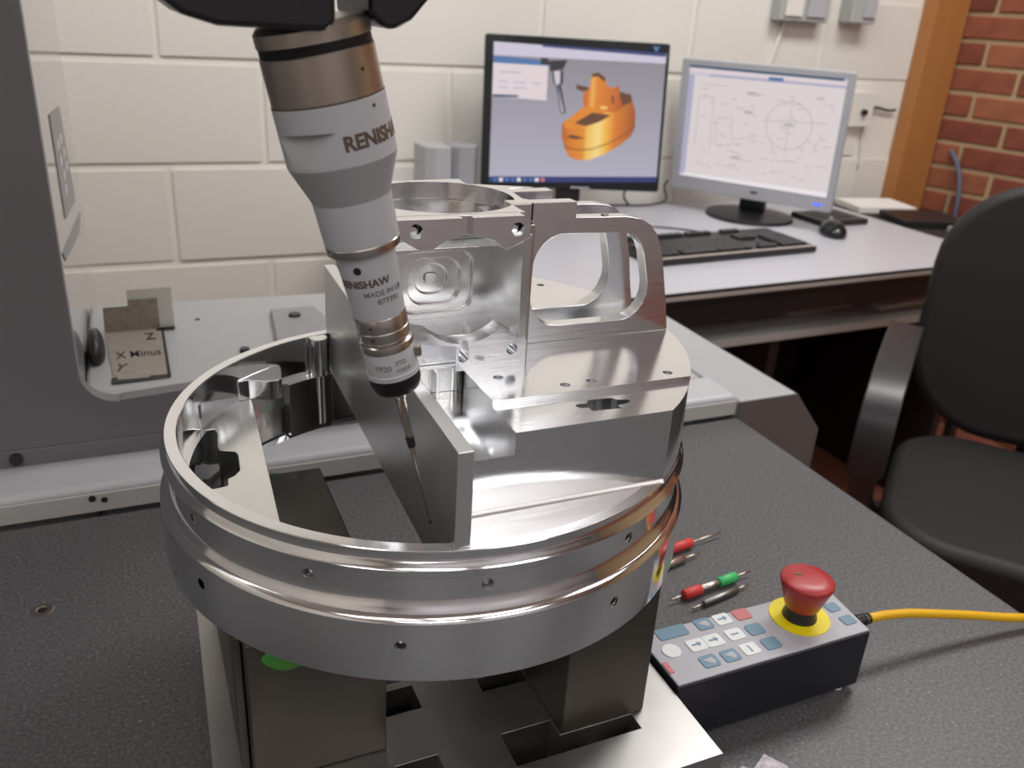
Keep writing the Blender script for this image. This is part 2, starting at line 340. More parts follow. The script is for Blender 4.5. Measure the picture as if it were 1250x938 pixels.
# flat bracket plate on the bed
MB().prism([(.136, .975), (.186, .975), (.203, .865), (.215, .80), (.115, .80), (.125, .86)], .0707, .0755).build('bracket_plate', 'bracket_grey', mm, .001, off=mo)
MB().lathe([(0.0001, .0757), (.0072, .0757), (.0060, .0785), (0.0001, .0785)], 20, (.158, .945, 0)).build('bracket_screw', 'black_plastic', mm, off=mo)
MB().lathe([(0.0001, .0706), (.0055, .0706), (.0045, .0745), (0.0001, .0745)], 16, (.092, .862, 0)).build('cover_screw', 'black_plastic', mm, off=mo)
MB().lathe([(0.0001, .0706), (.0028, .0706), (.0022, .0715), (0.0001, .0715)], 14, (.055, .972, 0)).build('cover_screw', 'black_plastic', mm, off=mo)
t = bmesh.new(); bmesh.ops.create_uvsphere(t, u_segments=20, v_segments=10, radius=1); me = bpy.data.meshes.new('dark_blob'); t.to_mesh(me); t.free()  # dark flattened blob by the leg's inner corner
me.transform(Matrix.Translation(Vector((-.0468, .885, .079))-Vector(mo)) @ Matrix.Diagonal((.0085, .030, .0195, 1))); link('dark_blob', me, 'black_plastic', mm, sharp=80)

# marker-written card lying on the bed
cd = thing('marked_card', 'grey brown folded card with handwritten axis letters taped to the machine bed', 'card', (-.012, .88, .0707))
co = (-.012, .88, .0707)
MB().prism([(-.0315, .8125), (.0158, .8110), (.0168, .9510), (-.0398, .9505)], .0709, .0718).build('lower_leaf', 'card_low', cd, off=co)
MB().prism([(-.0398, .0712), (.0150, .0712), (.0150, .1060), (-.0140, .1055), (-.0142, .0990), (-.0385, .0990)], .9506, .9516, 'y').build('upper_leaf', 'card', cd, off=co)
MB().box(-.0140, .0300, .9518, .9524, .0715, .1165).build('clear_tape', 'clear_tape', cd, off=co)
MB().prism([(.0160, .952), (.0182, .952), (.0178, .811), (.0150, .811)], .0719, .0723).build('black_tape', 'black_tape', cd, off=co)
MB().prism([(-.0335, .8080), (.0160, .8110), (.0160, .8180), (-.0010, .8190), (-.0010, .8150), (-.0280, .8160), (-.0300, .823), (-.0345, .820)], .0719, .0723).build('black_tape', 'black_tape', cd, off=co)
MB().prism([(.0110, .942), (.0300, .944), (.0300, .954), (.0150, .953), (.0110, .951)], .0719, .0723).build('black_tape', 'black_tape', cd, off=co)
def flat_text(txt, size, loc, rz, parent, m, off, sx=1., sy=1., bold=.0):
    me = text_mesh(txt, size, .0001, bold); me.transform(Matrix.Translation(Vector(loc)-Vector(off)) @ Matrix.Rotation(rz, 4, 'Z') @ Matrix.Diagonal((sx, sy, 1, 1))); return link('lettering', me, m, parent)
flat_text('Z', .012, (.004, .926, .0721), .05, cd, 'ink', co, 1.25, 2.3, .00012)
flat_text('X Minus', .0115, (-.0085, .879, .0721), .04, cd, 'ink', co, 1.08, 2.2, .00004)
flat_text('Y', .012, (-.026, .845, .0721), -.25, cd, 'ink', co, 1.2, 2.2, .00012)

# ------------------------------------------------------------------ fixture on the granite
fx = thing('steel_fixture', 'heavy steel fixture with slotted base plate under the round aluminium part', 'fixture', (.14, .40, 0))
fo = (.14, .40, 0)
plate = MB().prism([(.0045, .267), (.2641, .267), (.2641, .500), (.1795, .500), (.1795, .379), (.0945, .379), (.0945, .500), (.0105, .500)], .0, .045)
cut = [MB().box(.1546, .1853, .2983, .3215, -.01, .08), MB().box(.1852, .2309, .2983, .3096, -.01, .08), MB().box(.0945, .1200, .3551, .3741, -.01, .08), MB().box(.0945, .1178, .2960, .3205, -.01, .08), MB().box(.1574, .1854, .3547, .3660, -.01, .08)]
me = boolean('base_plate', plate, cut); me.transform(Matrix.Translation(-Vector(fo))); link('base_plate', me, 'fixture_steel', fx, .0010)
MB().box(.0255, .0935, .333, .49, .0451, .1334).build('riser_block', 'riser_steel', fx, .0012, off=fo)
MB().box(.0205, .0250, .345, .49, .0451, .1300).build('riser_shim', 'riser_steel', fx, .0008, off=fo)
MB().box(.1863, .2391, .3099, .485, .0451, .1334).build('riser_block', 'riser_steel', fx, .0012, off=fo)
MB().lathe([(0.0001, 0), (.0055, 0), (.0055, .007), (.0045, .008), (0.0001, .008)], 6, (.2143, .3040, .012)).build('bolt', 'fixture_steel', fx, off=fo)
for (x, y, z, sx, sy, sz, lab) in ((.0500, .3328, .1240, .016, .0035, .0090, 'green putty smear on the dark riser under the front of the round part'), (.0560, .4935, .1280, .016, .004, .0050, 'green putty blob on the far end of the left riser block')):
    t = bmesh.new(); bmesh.ops.create_uvsphere(t, u_segments=24, v_segments=12, radius=1)
    for v_ in t.verts: v_.co *= 1+.10*math.sin(5*v_.co.x+3*v_.co.z)
    me = bpy.data.meshes.new('putty'); t.to_mesh(me); t.free(); me.transform(Matrix.Diagonal((sx, sy, sz, 1)))
    o = link('putty', me, 'green_putty', sharp=80); o.location = (x, y, z); tag(o, lab, 'putty')

# ------------------------------------------------------------------ the round aluminium workpiece
wo = (0, 0, .1335)
wp = thing('machined_housing', 'bright machined aluminium round housing with pocket, block and tall bored bracket', 'machine part', (.1438, .4212, .1335))
def wpart(name, mesh, m, bevel=.0004, sharp=30):
    mesh.transform(Matrix.Translation(-Vector(wo))); return link(name, mesh, m, wp, bevel, 2, sharp)
R1 = .142
prof = [(.1290, .1335), (.1450, .1335), (.1467, .1352), (.1467, .1660), (.1466, .1664), (.1441, .1692), (.1438, .1693), (.1437, .1697), (.1424, .1714), (.1414, .1736), (.1408, .1762), (.1406, .179), (.1406, .1862), (.1409, .1866),
        (.1410, .1912), (.1441, .1917), (.1442, .1922), (.1430, .1937), (.1429, .1940), (.1418, .1954), (.1416, .1958), (.1416, .2003), (.1413, .2007), (.1356, .2007), (.1352, .2002), (.1348, .1735), (.1318, .1733), (.1316, .1592), (.1335, .1590), (.1335, .1345)]
ring = MB().lathe(prof, 160, closed=True)
cut = []
for a, r, z in ((-160.9, .1406, .1815), (-130.3, .1406, .1815), (-97.9, .1406, .1815), (-65.5, .1406, .1815), (-33, .1406, .1815), (-113, .1467, .1545), (-71.2, .1467, .1545), (-155, .1467, .1545), (-29, .1467, .1545)):
    d = Vector((math.cos(math.radians(a)), math.sin(math.radians(a)), 0)); c = d*r; c.z = z
    cut.append(MB().cyl(c-d*.006, c+d*.004, .0028, 16))
# machined notches in the inner wall
cut.append(MB().prism(rrect(-.127, -.119, .060, .075, .003, 3), .175, .19))
wpart('flanged_ring', boolean('flanged_ring', ring, cut), 'turned_aluminium', 0)
for a, r, z in ((-160.9, .1406, .1815), (-130.3, .1406, .1815), (-97.9, .1406, .1815), (-65.5, .1406, .1815), (-113, .1467, .1545), (-71.2, .1467, .1545)):
    d = Vector((math.cos(math.radians(a)), math.sin(math.radians(a)), 0)); c = d*(r-.0012); c.z = z
    q = []
    for i in range(4):   # the thread turns inside the hole
        q.append(MB().lathe([(.0021, -.0002), (.0028, -.0005), (.0028, .0003), (.0021, .0001)], 16, closed=True).xf(Matrix.Translation(c-d*(.0010*i)) @ d.to_track_quat('Z', 'Y').to_matrix().to_4x4()))
    for p in q[1:]: q[0].add(p.v, p.f)
    wpart('thread', q[0].mesh('thread'), 'tapped_hole_dark', 0, 60)
# stepped pads left inside the pocket
ld = [(-.0865, .0985), (-.0955, -.0940)] + arc(0, 0, .1346, 224.7, 183.6, 10) + [(-.1180, -.008), (-.1132, -.007), (-.1124, 0), (-.1085, .0025), (-.1052, .0075), (-.1039, .026), (-.1050, .0300), (-.1125, .0335), (-.1135, .038), (-.1118, .055), (-.1128, .0612), (-.1190, .0615)] + arc(0, 0, .1346, 152.9, 131.3, 6)
wpart('pocket_ledge', MB().prism(ld, .150, .1735).mesh('pocket_ledge'), 'milled_aluminium_y', .0006)
pd_ = [(-.0873, .0981), (-.077, .0925), (-.070, .0925), (-.0672, .096), (-.0652, .1120)] + arc(0, 0, .1349, 119, 130.5, 5) + [(-.0945, .0960)]
wpart('pocket_pad', MB().prism(pd_, .1735, .187).mesh('pocket_pad'), 'milled_aluminium_x', .0006)
wpart('pocket_boss', MB().cyl((-.0385, .1265, .137), (-.0385, .1265, .1995), .0050, 24).mesh('pocket_boss'), 'milled_aluminium_y', .0004)
wpart('pocket_corner', MB().cyl((-.0372, .1268, .1735), (-.0372, .1268, .2003), .0062, 28).mesh('pocket_corner'), 'milled_aluminium_y', .0004)
wpart('pocket_rib', MB().prism(arc(0, 0, .1330, 103, 118, 6)+arc(0, 0, .1285, 118, 103, 6), .1350, .1735).mesh('pocket_rib'), 'milled_aluminium_y', .0004)
# web across the ring
webm = MB().prism([(-.1370, .2472), (.1380, .2472), (.1380, .2008), (.1300, .2008), (.1300, .1745), (-.1320, .1745), (-.1320, .2008), (-.1370, .2008)], -.0345, -.0272, 'x')
webm.v = [(p[0]+.0050*(p[1]+.137)/.275, p[1], p[2]) for p in webm.v]
wpart('web', webm.mesh('web'), 'milled_web', .0005)
# the solid half, in steps
UL = -.0268
def half(u0, v0, r=.1413, v1=None, n=40):
    a0 = math.asin(max(-1, v0/r)) if abs(v0) < r else -PI/2
    if u0 > r*math.cos(a0): pass
    us = math.degrees(math.atan2(v0, math.sqrt(r*r-v0*v0)))
    ue = math.degrees(math.acos(u0/r))
    return [(u0, v0)] + arc(0, 0, r, us, ue, n)
blk = [MB().prism([(UL, -.1340)]+arc(0, 0, .1372, math.degrees(math.atan2(-.1346, UL)), math.degrees(math.acos(UL/.1372)), 60), .176, .2006).mesh('a')]
wpart('solid_floor', blk[0], 'milled_floor', .0003)
wpart('floor_fillet', MB().prism([(-.1139, .2006), (-.1156, .2006), (-.1146, .2010), (-.1139, .2022)], UL+.0002, .0836, 'x').mesh('floor_fillet'), 'milled_floor', 0, 80)
pk = [MB().box(-.0245, -.0035, -.043, -.018, .215, .24)]
slot = [MB().prism([(.0455, -.1035), (.0605, -.1047), (.0605, -.1012), (.0660, -.1006), (.0688, -.0992), (.0688, -.0968), (.0635, -.0955), (.0620, -.0928), (.0490, -.0920), (.0470, -.0950), (.0415, -.0948), (.0400, -.0965), (.0415, -.0990), (.0455, -.0995)], .2200, .25)]
L1 = MB().prism(half(UL, -.1138), .2009, .2286); L2 = MB().prism(half(.0016, -.1138), .2150, .2397)
def mesh_mb(me):
    q = MB(); q.add([v_.co for v_ in me.vertices], [tuple(p.vertices) for p in me.polygons]); return q
stepped = mesh_mb(boolean('stepped_block', L1, [L2], 'UNION'))
wpart('stepped_block', boolean('stepped_block', stepped, slot), 'milled_aluminium_x', .0005)
wpart('slot_floor', MB().box(.040, .069, -.1047, -.092, .2287, .2290).mesh('slot_floor'), 'tapped_hole_dark', 0)
hs = [MB().cyl((u, v, .236), (u, v, .25), .0026, 18) for u, v in ((.0436, -.0778), (.0588, -.0769), (.1030, -.0784), (.0150, -.0600), (.1027, .0771))]
up = [(.0016, -.0855), (.0016, -.030), (UL, -.030)]
wpart('channel_end', MB().prism([(.0015, .11), (UL, .11), (UL, -.0400)]+arc(-.0035, -.0450, .0050, 90, 0, 5)+[(.0015, -.0474)], .2286, .2424).mesh('channel_end'), 'milled_aluminium_y', .0005)
ub = MB().prism([(UL, .115), (.0016, .115), (.0016, -.0855)]+arc(0, 0, .1413, math.degrees(math.atan2(-.0855, .1125)), math.degrees(math.acos(UL/.1413)), 50), .2397, .2425)
wpart('upper_block', boolean('upper_block', ub, hs), 'milled_aluminium_x', .0004)
# upright window plates
win = [(.0485, .2690), (.0495, .2640), (.0520, .2590), (.0560, .2550), (.0610, .2524), (.0661, .2516), (.1076, .2514), (.1120, .2528), (.1165, .2560), (.1200, .2605), (.1218, .2660), (.1218, .2716), (.1170, .2900), (.1145, .2955), (.1100, .3000), (.1033, .3025), (.0636, .3032), (.0580, .3010), (.0535, .2975), (.0505, .2930), (.0490, .2880)]
pl = [(.0440, .2425), (.1395, .2425), (.1366, .2580), (.1305, .2850), (.1285, .2920), (.1245, .3005), (.1195, .3060), (.1130, .3097), (.1040, .3112), (.0722, .3118), (.0722, .3203), (.0440, .3203)]
wpart('window_plate', boolean('window_plate', MB().prism(pl, -.021, -.0125, 'y'), [MB().prism(win, -.03, 0, 'y')]), 'milled_aluminium_x', .0004)
sh = lambda L, d: [(u-d if u > .06 else u, z) for u, z in L]
rw = [(.0440, .2425), (.1330, .2425), (.1290, .2620), (.1260, .2800), (.1225, .2950), (.1190, .3035), (.1140, .3085), (.1080, .3112), (.1000, .3120), (.0720, .3122), (.0720, .3203), (.0440, .3203)]
rwin = [(.0485, .2690), (.0495, .2640), (.0520, .2590), (.0560, .2550), (.0610, .2524), (.0661, .2516), (.0990, .2516), (.1050, .2545), (.1100, .2600), (.1128, .2670), (.1130, .2721), (.1100, .2870), (.1079, .2941), (.1045, .2990), (.0990, .3025), (.0636, .3032), (.0580, .3010), (.0535, .2975), (.0505, .2930), (.0490, .2880)]
wpart('window_plate', boolean('window_plate', MB().prism(rw, .0078, .0165, 'y'), [MB().prism(rwin, 0, .03, 'y')]), 'milled_aluminium_x', .0004)
wpart('plate_screw', MB().lathe([(0.0001, 0), (.0022, 0), (.0018, .0008), (0.0001, .0008)], 14, (.092, -.0165, .3115)).mesh('plate_screw'), 'tapped_hole_dark', 0)
# tall bored bracket
top = MB().prism([(-.0340, -.0475), (.0300, -.0475), (.0335, -.0440), (.0335, -.0210), (.0470, -.0210), (.0470, -.0125), (.0450, -.0105), (.0470, .0075), (.0480, .0165), (.0640, .0180), (.0290, .0310), (.0300, .0455), (-.0140, .0430), (-.0340, .0430)], .3112, .3205)
BC = (.0030, .0010)
bore = MB().cyl((*BC, .25), (*BC, .35), .0390, 72)
arcP = [(-.0165, .3057), (-.0093, .3100), (-.0016, .3112), (.0070, .3112), (.0148, .3088), (.0211, .3038)]
wpart('bracket_top', boolean('bracket_top', top, [bore, MB().box(-.05, .06, -.06, -.0405, .27, .3300)]), 'milled_aluminium_x', .0004)
lip = MB().prism([(-.0340, .3205), (.0300, .3205), (.0335, .3168), (.0335, .3095)]+arcP[::-1]+[(-.0229, .3057), (-.0340, .3127)], -.0475, -.0395, 'y')
cut = [MB().box(-.0019, .0034, -.06, -.0430, .30, .33), MB().cyl((-.0246, -.06, .3150), (-.0246, -.0405, .3150), .0033, 20), MB().cyl((.0268, -.06, .3140), (.0268, -.0405, .3140), .0033, 20)]
wpart('bracket_lip', boolean('bracket_lip', lip, cut), 'milled_aluminium_x', .0004)
for u, z in ((-.0246, .3150), (.0268, .3140)): wpart('bolt_end', MB().cyl((u, -.0425, z-.0012), (u, -.0407, z-.0012), .0022, 14).mesh('bolt_end'), 'milled_aluminium_x', 0)
wpart('bore_back', boolean('bore_back', MB().box(-.0338, .0325, .0020, .0428, .2946, .3111), [bore]), 'milled_aluminium_x', .0004)
wpart('bore_ledge', MB().prism([(BC[0]-.0372, BC[1]+.010), (BC[0]+.0372, BC[1]+.010)]+arc(*BC, .0388, 16, 164, 16), .2946, .3035).mesh('bore_ledge'), 'milled_aluminium_x', .0004)
for u, v in ((-.020, .018), (.000, .022), (.018, .020), (-.008, .030)): wpart('ledge_screw', MB().cyl((u, v, .3035), (u, v, .3047), .0022, 14).mesh('ledge_screw'), 'probe_steel', 0)
wpart('bore_wall', MB().lathe([(.0385, .270), (.0405, .270), (.0405, .3005), (.0385, .3005)], 64, (*BC, 0), closed=True).mesh('bore_wall'), 'pocket_aluminium', 0) if False else None
wallc = [MB().prism(rrect(-.0190, .0210, .2588, .2925, .0075), -.02, -.0020, 'y'), MB().prism(rrect(-.0140, .0150, .2630, .2885, .0085), -.02, .0008, 'y'), MB().prism(rrect(-.0095, .0085, .2680, .2845, .0075), -.02, .0030, 'y')]
wpart('back_wall', boolean('back_wall', MB().box(-.0340, .0310, -.0050, .0428, .2425, .2945), wallc), 'pocket_aluminium', .0005)
wpart('mill_island', MB().prism(rrect(-.0040, .0040, .2735, .2795, .0028), .0015, .0031, 'y').mesh('mill_island'), 'pocket_aluminium', .0008)
wpart('side_wall', MB().prism([(.0305, -.0474), (.0350, -.0474), (.0358, -.0300), (.0450, -.0290), (.0460, -.0212), (.0445, -.0210), (.0445, .0165), (.0305, .0165)], .2425, .3111).mesh('side_wall'), 'milled_aluminium_y', .0006)
lowf = [(-.0260, .2600), (-.0030, .2560), (-.0030, .2425), (.0352, .2425), (.0352, .2560), (.0208, .2642)] + arc(.0020, .2854, .0284, -48, -132, 12) + [(-.0260, .2665)]
cut = [MB().cyl((.0274, -.06, .2517), (.0274, -.0365, .2517), .0030, 18), MB().cyl((.0010, -.06, .2500), (.0010, -.0365, .2500), .0030, 18), MB().box(-.0012, .0034, -.06, -.0430, .2515, .27)]
wpart('lower_lip', boolean('lower_lip', MB().prism(lowf, -.0475, -.0360, 'y'), cut), 'milled_aluminium_x', .0004)
wpart('recess_floor', MB().prism([(-.0360, .2425), (-.0360, .2575), (-.0200, .2562), (-.0050, .2562), (-.0050, .2425)], -.0340, .0305, 'x').mesh('recess_floor'), 'milled_aluminium_x', .0004)
wpart('corner_fill', MB().prism([(.0337, -.0240), (.0446, -.0240), (.0448, -.0212), (.0445, -.0208), (.0445, -.0125), (.0337, -.0125)], .3113, .3204).mesh('corner_fill'), 'milled_aluminium_y', .0005)
wpart('back_post', MB().prism([(-.0262, .0160), (-.0140, .0160), (-.0140, .0480), (-.0260, .0480)], .2425, .2600).mesh('back_post'), 'milled_aluminium_y', .0006)
for u0, u1 in ((-.0262, -.0240), (-.0130, -.0112)): wpart('channel_rib', MB().box(u0, u1, -.0470, -.0402, .2286, .2424).mesh('channel_rib'), 'milled_aluminium_y', .0003)

# ------------------------------------------------------------------ touch probe, tilted
T = Vector((.1064, .3164, .2077)); TILT = math.radians(-12.6)
pr = thing('touch_probe', 'grey touch trigger probe on a tilting black head with its stylus inside the housing', 'probe', T, (0, TILT, 0)); pr.scale = (.978, .978, .978)
VA = math.radians(-104)
def ang(th): return VA + math.radians(th)
def pl_(name, prof, m, seg=64, sharp=30): return MB().lathe(prof, seg).build(name, m, pr, sharp=sharp)
t = bmesh.new(); bmesh.ops.create_uvsphere(t, u_segments=16, v_segments=10, radius=.0009); me = bpy.data.meshes.new('ruby_ball'); t.to_mesh(me); t.free(); me.transform(Matrix.Translation((0, 0, -.0132)))
st = pl_('stylus', [(.0004, -.0125), (.0006, .0200), (.0013, .0290), (.0015, .0345), (.0017, .0350), (.0017, .0352), (.0023, .0540), (.0026, .0545), (.0036, .0570), (.0036, .0600)], 'stylus_steel', 20)
link('ruby_ball', me, 'ruby', st, sharp=80)
sb = MB().lathe([(.00155, .0292), (.0018, .0292), (.0020, .0345), (.00155, .0345)], 20, closed=True).build('stylus_band', 'black_plastic', st)
pl_('lower_ring', [(.0060, .0595), (.0092, .0597), (.0095, .0601), (.0108, .0632), (.0108, .0672)], 'probe_black')
tb = pl_('probe_band', [(.0090, .0671), (.0111, .0673), (.0112, .0692), (.0108, .0698), (.0108, .0788), (.0106, .0794), (.0098, .0796)], 'probe_grey')
pl_('band_lip', [(.0096, .0795), (.0110, .0800), (.0112, .0816), (.0110, .0828), (.0098, .0836), (.0096, .0846)], 'probe_steel')
kn = MB().lathe([(.0096, .0844), (.0105, .0847), (.0107, .0853), (.0107, .0886), (.0105, .0889), (.0103, .0890)], 64).build('lower_collar', 'probe_steel', pr)
MB().lathe([(.0103, .0890), (.0105, .0892), (.0106, .0897), (.0106, .0946), (.0104, .0950)], 64).build('upper_collar', 'probe_steel', pr)
bd = pl_('probe_body', [(.0103, .0950), (.0105, .0953), (.0121, .1215), (.0121, .1228)], 'probe_grey')
pl_('body_rim', [(.0115, .1226), (.0144, .1228), (.0147, .1236), (.0147, .1258), (.0144, .1262)], 'probe_steel')
pl_('lower_sleeve', [(.0143, .1261), (.0146, .1264), (.0152, .1430), (.0152, .1435)], 'probe_grey')
pl_('cone_sleeve', [(.0152, .1434), (.0154, .1445), (.0203, .1570), (.0205, .1580)], 'probe_cone_grey')
us = MB().lathe([(.0203, .1578), (.0207, .1583), (.0207, .1795), (.0204, .1798)], 96)
a = ang(-34); cm = Matrix.Rotation(a, 4, 'Z')
wedge = MB().prism([(.0262, .1600), (.0262, .1722), (.0165, .1708), (.0204, .1600)], -.018, .018, 'y').xf(cm)
me = boolean('upper_sleeve', us, [wedge]); usl = link('upper_sleeve', me, 'probe_grey', pr)
pl_('gold_seam', [(.0200, .1796), (.0206, .1797), (.0206, .1801), (.0200, .1802)], 'print_dark')
pl_('bronze_collar', [(.0200, .1800), (.0204, .1803), (.0204, .1958), (.0201, .1962)], 'probe_bronze', 96)
pl_('black_seal', [(.0192, .1960), (.0199, .1962), (.0199, .1995), (.0192, .1997)], 'probe_black')
pl_('top_collar', [(.0196, .1994), (.0204, .1996), (.0204, .2040), (.0190, .2058), (.0160, .2062)], 'probe_bronze')
pl_('shaft', [(.0075, .2060), (.0062, .2075), (.0062, .2380)], 'probe_steel', 32)
def wrap(txt, size, th, z, r_, parent, m, stretch=1.0, bold=0., r_slope=0.):
    me = text_mesh(txt, size, .00004, bold, 'LEFT')
    for v_ in me.vertices:
        x, y, d = v_.co; a_ = ang(th)+x*stretch/r_; rr = r_+r_slope*y+.00012+d
        v_.co = (rr*math.cos(a_), rr*math.sin(a_), z+y)
    return link('lettering', me, m, parent, sharp=60)
wrap('RENISHAW', .0072, 7, .1660, .0207, usl, 'print_dark', .97, .00030)
wrap('RENISHAW', .0043, -70, .1112, .0115, bd, 'print_dark', 1.0, .00014, .06)
wrap('MADE IN UK', .0031, -20, .1066, .0112, bd, 'print_grey', 1.0, .00004, .06)
wrap('877391', .0031, 4, .1030, .0110, bd, 'print_grey', 1.05, .00004, .06)
wrap('TP20', .0034, -38, .0736, .0108, tb, 'print_grey', 1.0, .00003)
wrap('STD', .0028, 10, .0752, .0108, tb, 'print_grey', .95, .00003)
wrap('FORCE', .0023, 10, .0718, .0108, tb, 'print_grey', .9, .00003)
def spot(name, th, z, r_, s_, parent, m='black_plastic', sides=12, rot=0):
    q = MB().lathe([(0.00005, -.0002), (s_, -.0002), (s_, .0002), (0.00005, .0002)], sides)
    a_ = ang(th); d = Vector((math.cos(a_), math.sin(a_), 0))
    q.xf(Matrix.Translation(d*r_+Vector((0, 0, z))) @ d.to_track_quat('Z', 'Y').to_matrix().to_4x4() @ Matrix.Rotation(rot, 4, 'Z')); return q.build(name, m, parent)
spot('index_dot', 49, .1765, .0207, .0007, usl); spot('index_dot', 45, .1890, .0204, .0007, pr)
spot('index_mark', -26, .0920, .0106, .0010, pr, sides=3, rot=PI/2); spot('index_mark', -26, .0868, .0107, .0010, pr, sides=3, rot=-PI/2)
spot('grub_screw', -20, .1172, .0118, .0016, bd)
MB().box(-.001, .0028, -.0016, .0016, .0735, .0780).xf(Matrix.Rotation(ang(78), 4, 'Z') @ Matrix.Translation((.0106, 0, 0))).build('band_stud', 'probe_bronze', pr, .0005)

# black tilting head that carries the probe
hd = thing('probe_head', 'black rounded tilting probe head on the quill above the grey probe', 'probe head', (.055, .324, .401))
ho = (.055, .33, .399)
MB().prism([(-.006, .432), (-.004, .421), (.012, .4085), (.020, .4025), (.030, .3998), (.062, .3995), (.0655, .402), (.0655, .50), (-.006, .50)], .295, .355, 'y').build('left_housing', 'housing_black', hd, .004, 3, off=ho)
MB().prism([(.0795, .500), (.0800, .405), (.0850, .4010), (.0890, .4006), (.0950, .4040), (.1020, .4120), (.1060, .425), (.108, .50)], .310, .360, 'y').build('right_housing', 'housing_black', hd, .004, 3, off=ho)
MB().prism([(.060, .425), (.085, .425), (.085, .50), (.060, .50)], .300, .352, 'y').build('yoke', 'probe_steel', hd, .003, off=ho)
MB().cyl((.052, .325, .4995), (.052, .325, .5535), .036, 48).build('quill_flange', 'housing_black', hd, .003, off=ho)

# ------------------------------------------------------------------ control box with emergency stop
cb = thing('control_pendant', 'black hand control box with grey keypad and red emergency stop button', 'control box', (.34, .338, 0))
po_ = (.34, .338, 0)
MB().prism([(.2652, .3143), (.4165, .3143), (.4205, .356), (.4185, .3625), (.2652, .3625)], .0045, .0485).build('body', 'pendant_black', cb, .0015, off=po_)
MB().prism([(.2660, .3152), (.4155, .3152), (.4195, .3557), (.4175, .3616), (.2660, .3616)], .0485, .0500).build('face_plate', 'pendant_face', cb, .0006, off=po_)
for x, y in ((.405, .322), (.405, .352), (.275, .322), (.275, .352)): MB().cyl((x, y, 0.0003), (x, y, .0046), .005, 14).build('foot', 'white_plastic', cb, off=po_)
def btn(x, y, m, wx=.0118, wy=.0100, icon=None):
    o = MB().prism(rrect(x-wx/2, x+wx/2, y-wy/2, y+wy/2, .0016, 3), .0500, .0506).build('button', m, cb, off=po_)
    if icon: MB().prism([(p[0]*.001+x, p[1]*.001+y) for p in icon], .05061, .0507).build('button_mark', 'button_blue' if m != 'button_blue' else 'pendant_face', o, off=po_)
ar = [(-3.5, -.5), (1, -.5), (1, -2.2), (3.6, .4), (1, 2.8), (1, 1.0), (-3.5, 1.0)]; br = [(-.6, -3), (.6, -3), (.6, 3), (-.6, 3)]; tr = [(-4, 1.5), (2, -3.6), (4, -1.0), (2.8, 2.6)]
btn(.2885, .3570, 'button_blue', .022); btn(.3131, .3568, 'button_blue', icon=tr); btn(.3278, .3568, 'button_white', icon=ar); btn(.3434, .3567, 'button_red')
btn(.2969, .3413, 'button_white', .0125, .0105, ar); btn(.3098, .3413, 'button_white', .0125, .0105, ar); btn(.3265, .3415, 'button_white', icon=[(p[1], p[0]) for p in br]); btn(.3423, .3412, 'button_blue')
btn(.2960, .3262, 'button_blue', icon=tr); btn(.3116, .3260, 'button_blue', icon=tr); btn(.3272, .3268, 'button_white', icon=br); btn(.3436, .3265, 'button_blue')
btn(.4080, .3420, 'button_blue', .0098, .0085); btn(.4085, .3278, 'button_blue', .0098, .0085)
MB().lathe([(0.0001, .0500), (.0062, .0500), (.0060, .0507), (0.0001, .0507)], 28, (.2785, .3420, 0)).build('round_button', 'button_white', cb, off=po_)
MB().box(.2665, .2700, .3250, .3345, .0500, .0505).build('red_label', 'button_red', cb, off=po_)
EC = (.3795, .3420)
MB().lathe([(0.0001, .0500), (.0198, .0500), (.0198, .0508), (0.0001, .0508)], 48, (*EC, 0)).build('yellow_ring', 'estop_yellow', cb, off=po_)
MB().lathe([(0.0001, .0508), (.0114, .0508), (.0110, .0530), (.0102, .0550), (.0102, .0605), (0.0001, .0605)], 40, (*EC, 0)).build('collar', 'black_plastic', cb, off=po_)
kb_ = MB().lathe([(0.0001, .0590), (.0105, .0590), (.0116, .0605), (.0168, .0765), (.0175, .0785), (.0173, .0802), (.0160, .0813), (.0090, .0821), (0.0001, .0822)], 48, (*EC, 0)).build('red_knob', 'estop_red', cb, sharp=50, off=po_)
MB().prism([(-.0075, .0052), (-.0020, .0028), (-.0010, .0042), (-.0068, .0066)], .0820, .0824).xf(Matrix.Translation((*EC, 0))).build('knob_mark', 'print_dark', kb_, off=po_)
bt = []
for i in range(7):
    x = .4205+.0034*i; bt += [(.0050-.0003*i, x), (.0058-.0003*i, x+.0012), (.0058-.0003*i, x+.0022), (.0050-.0003*i, x+.0030)]
MB().lathe(bt, 20).xf(Matrix.Translation((0, .3395, .0335)) @ Matrix.Rotation(PI/2, 4, 'Y')).build('cable_boot', 'black_plastic', cb, off=po_)
cp = [(.440, .3395, .0335), (.458, .3385, .0330), (.480, .3370, .0300), (.505, .3340, .0250), (.535, .3300, .0190), (.570, .3240, .0120), (.62, .3150, .0045), (.66, .307, -.02), (.70, .29, -.12), (.72, .27, -.32)]
MB().tube(cp, .0033, 14).build('cable', 'cable_yellow', cb, sharp=60, off=po_)

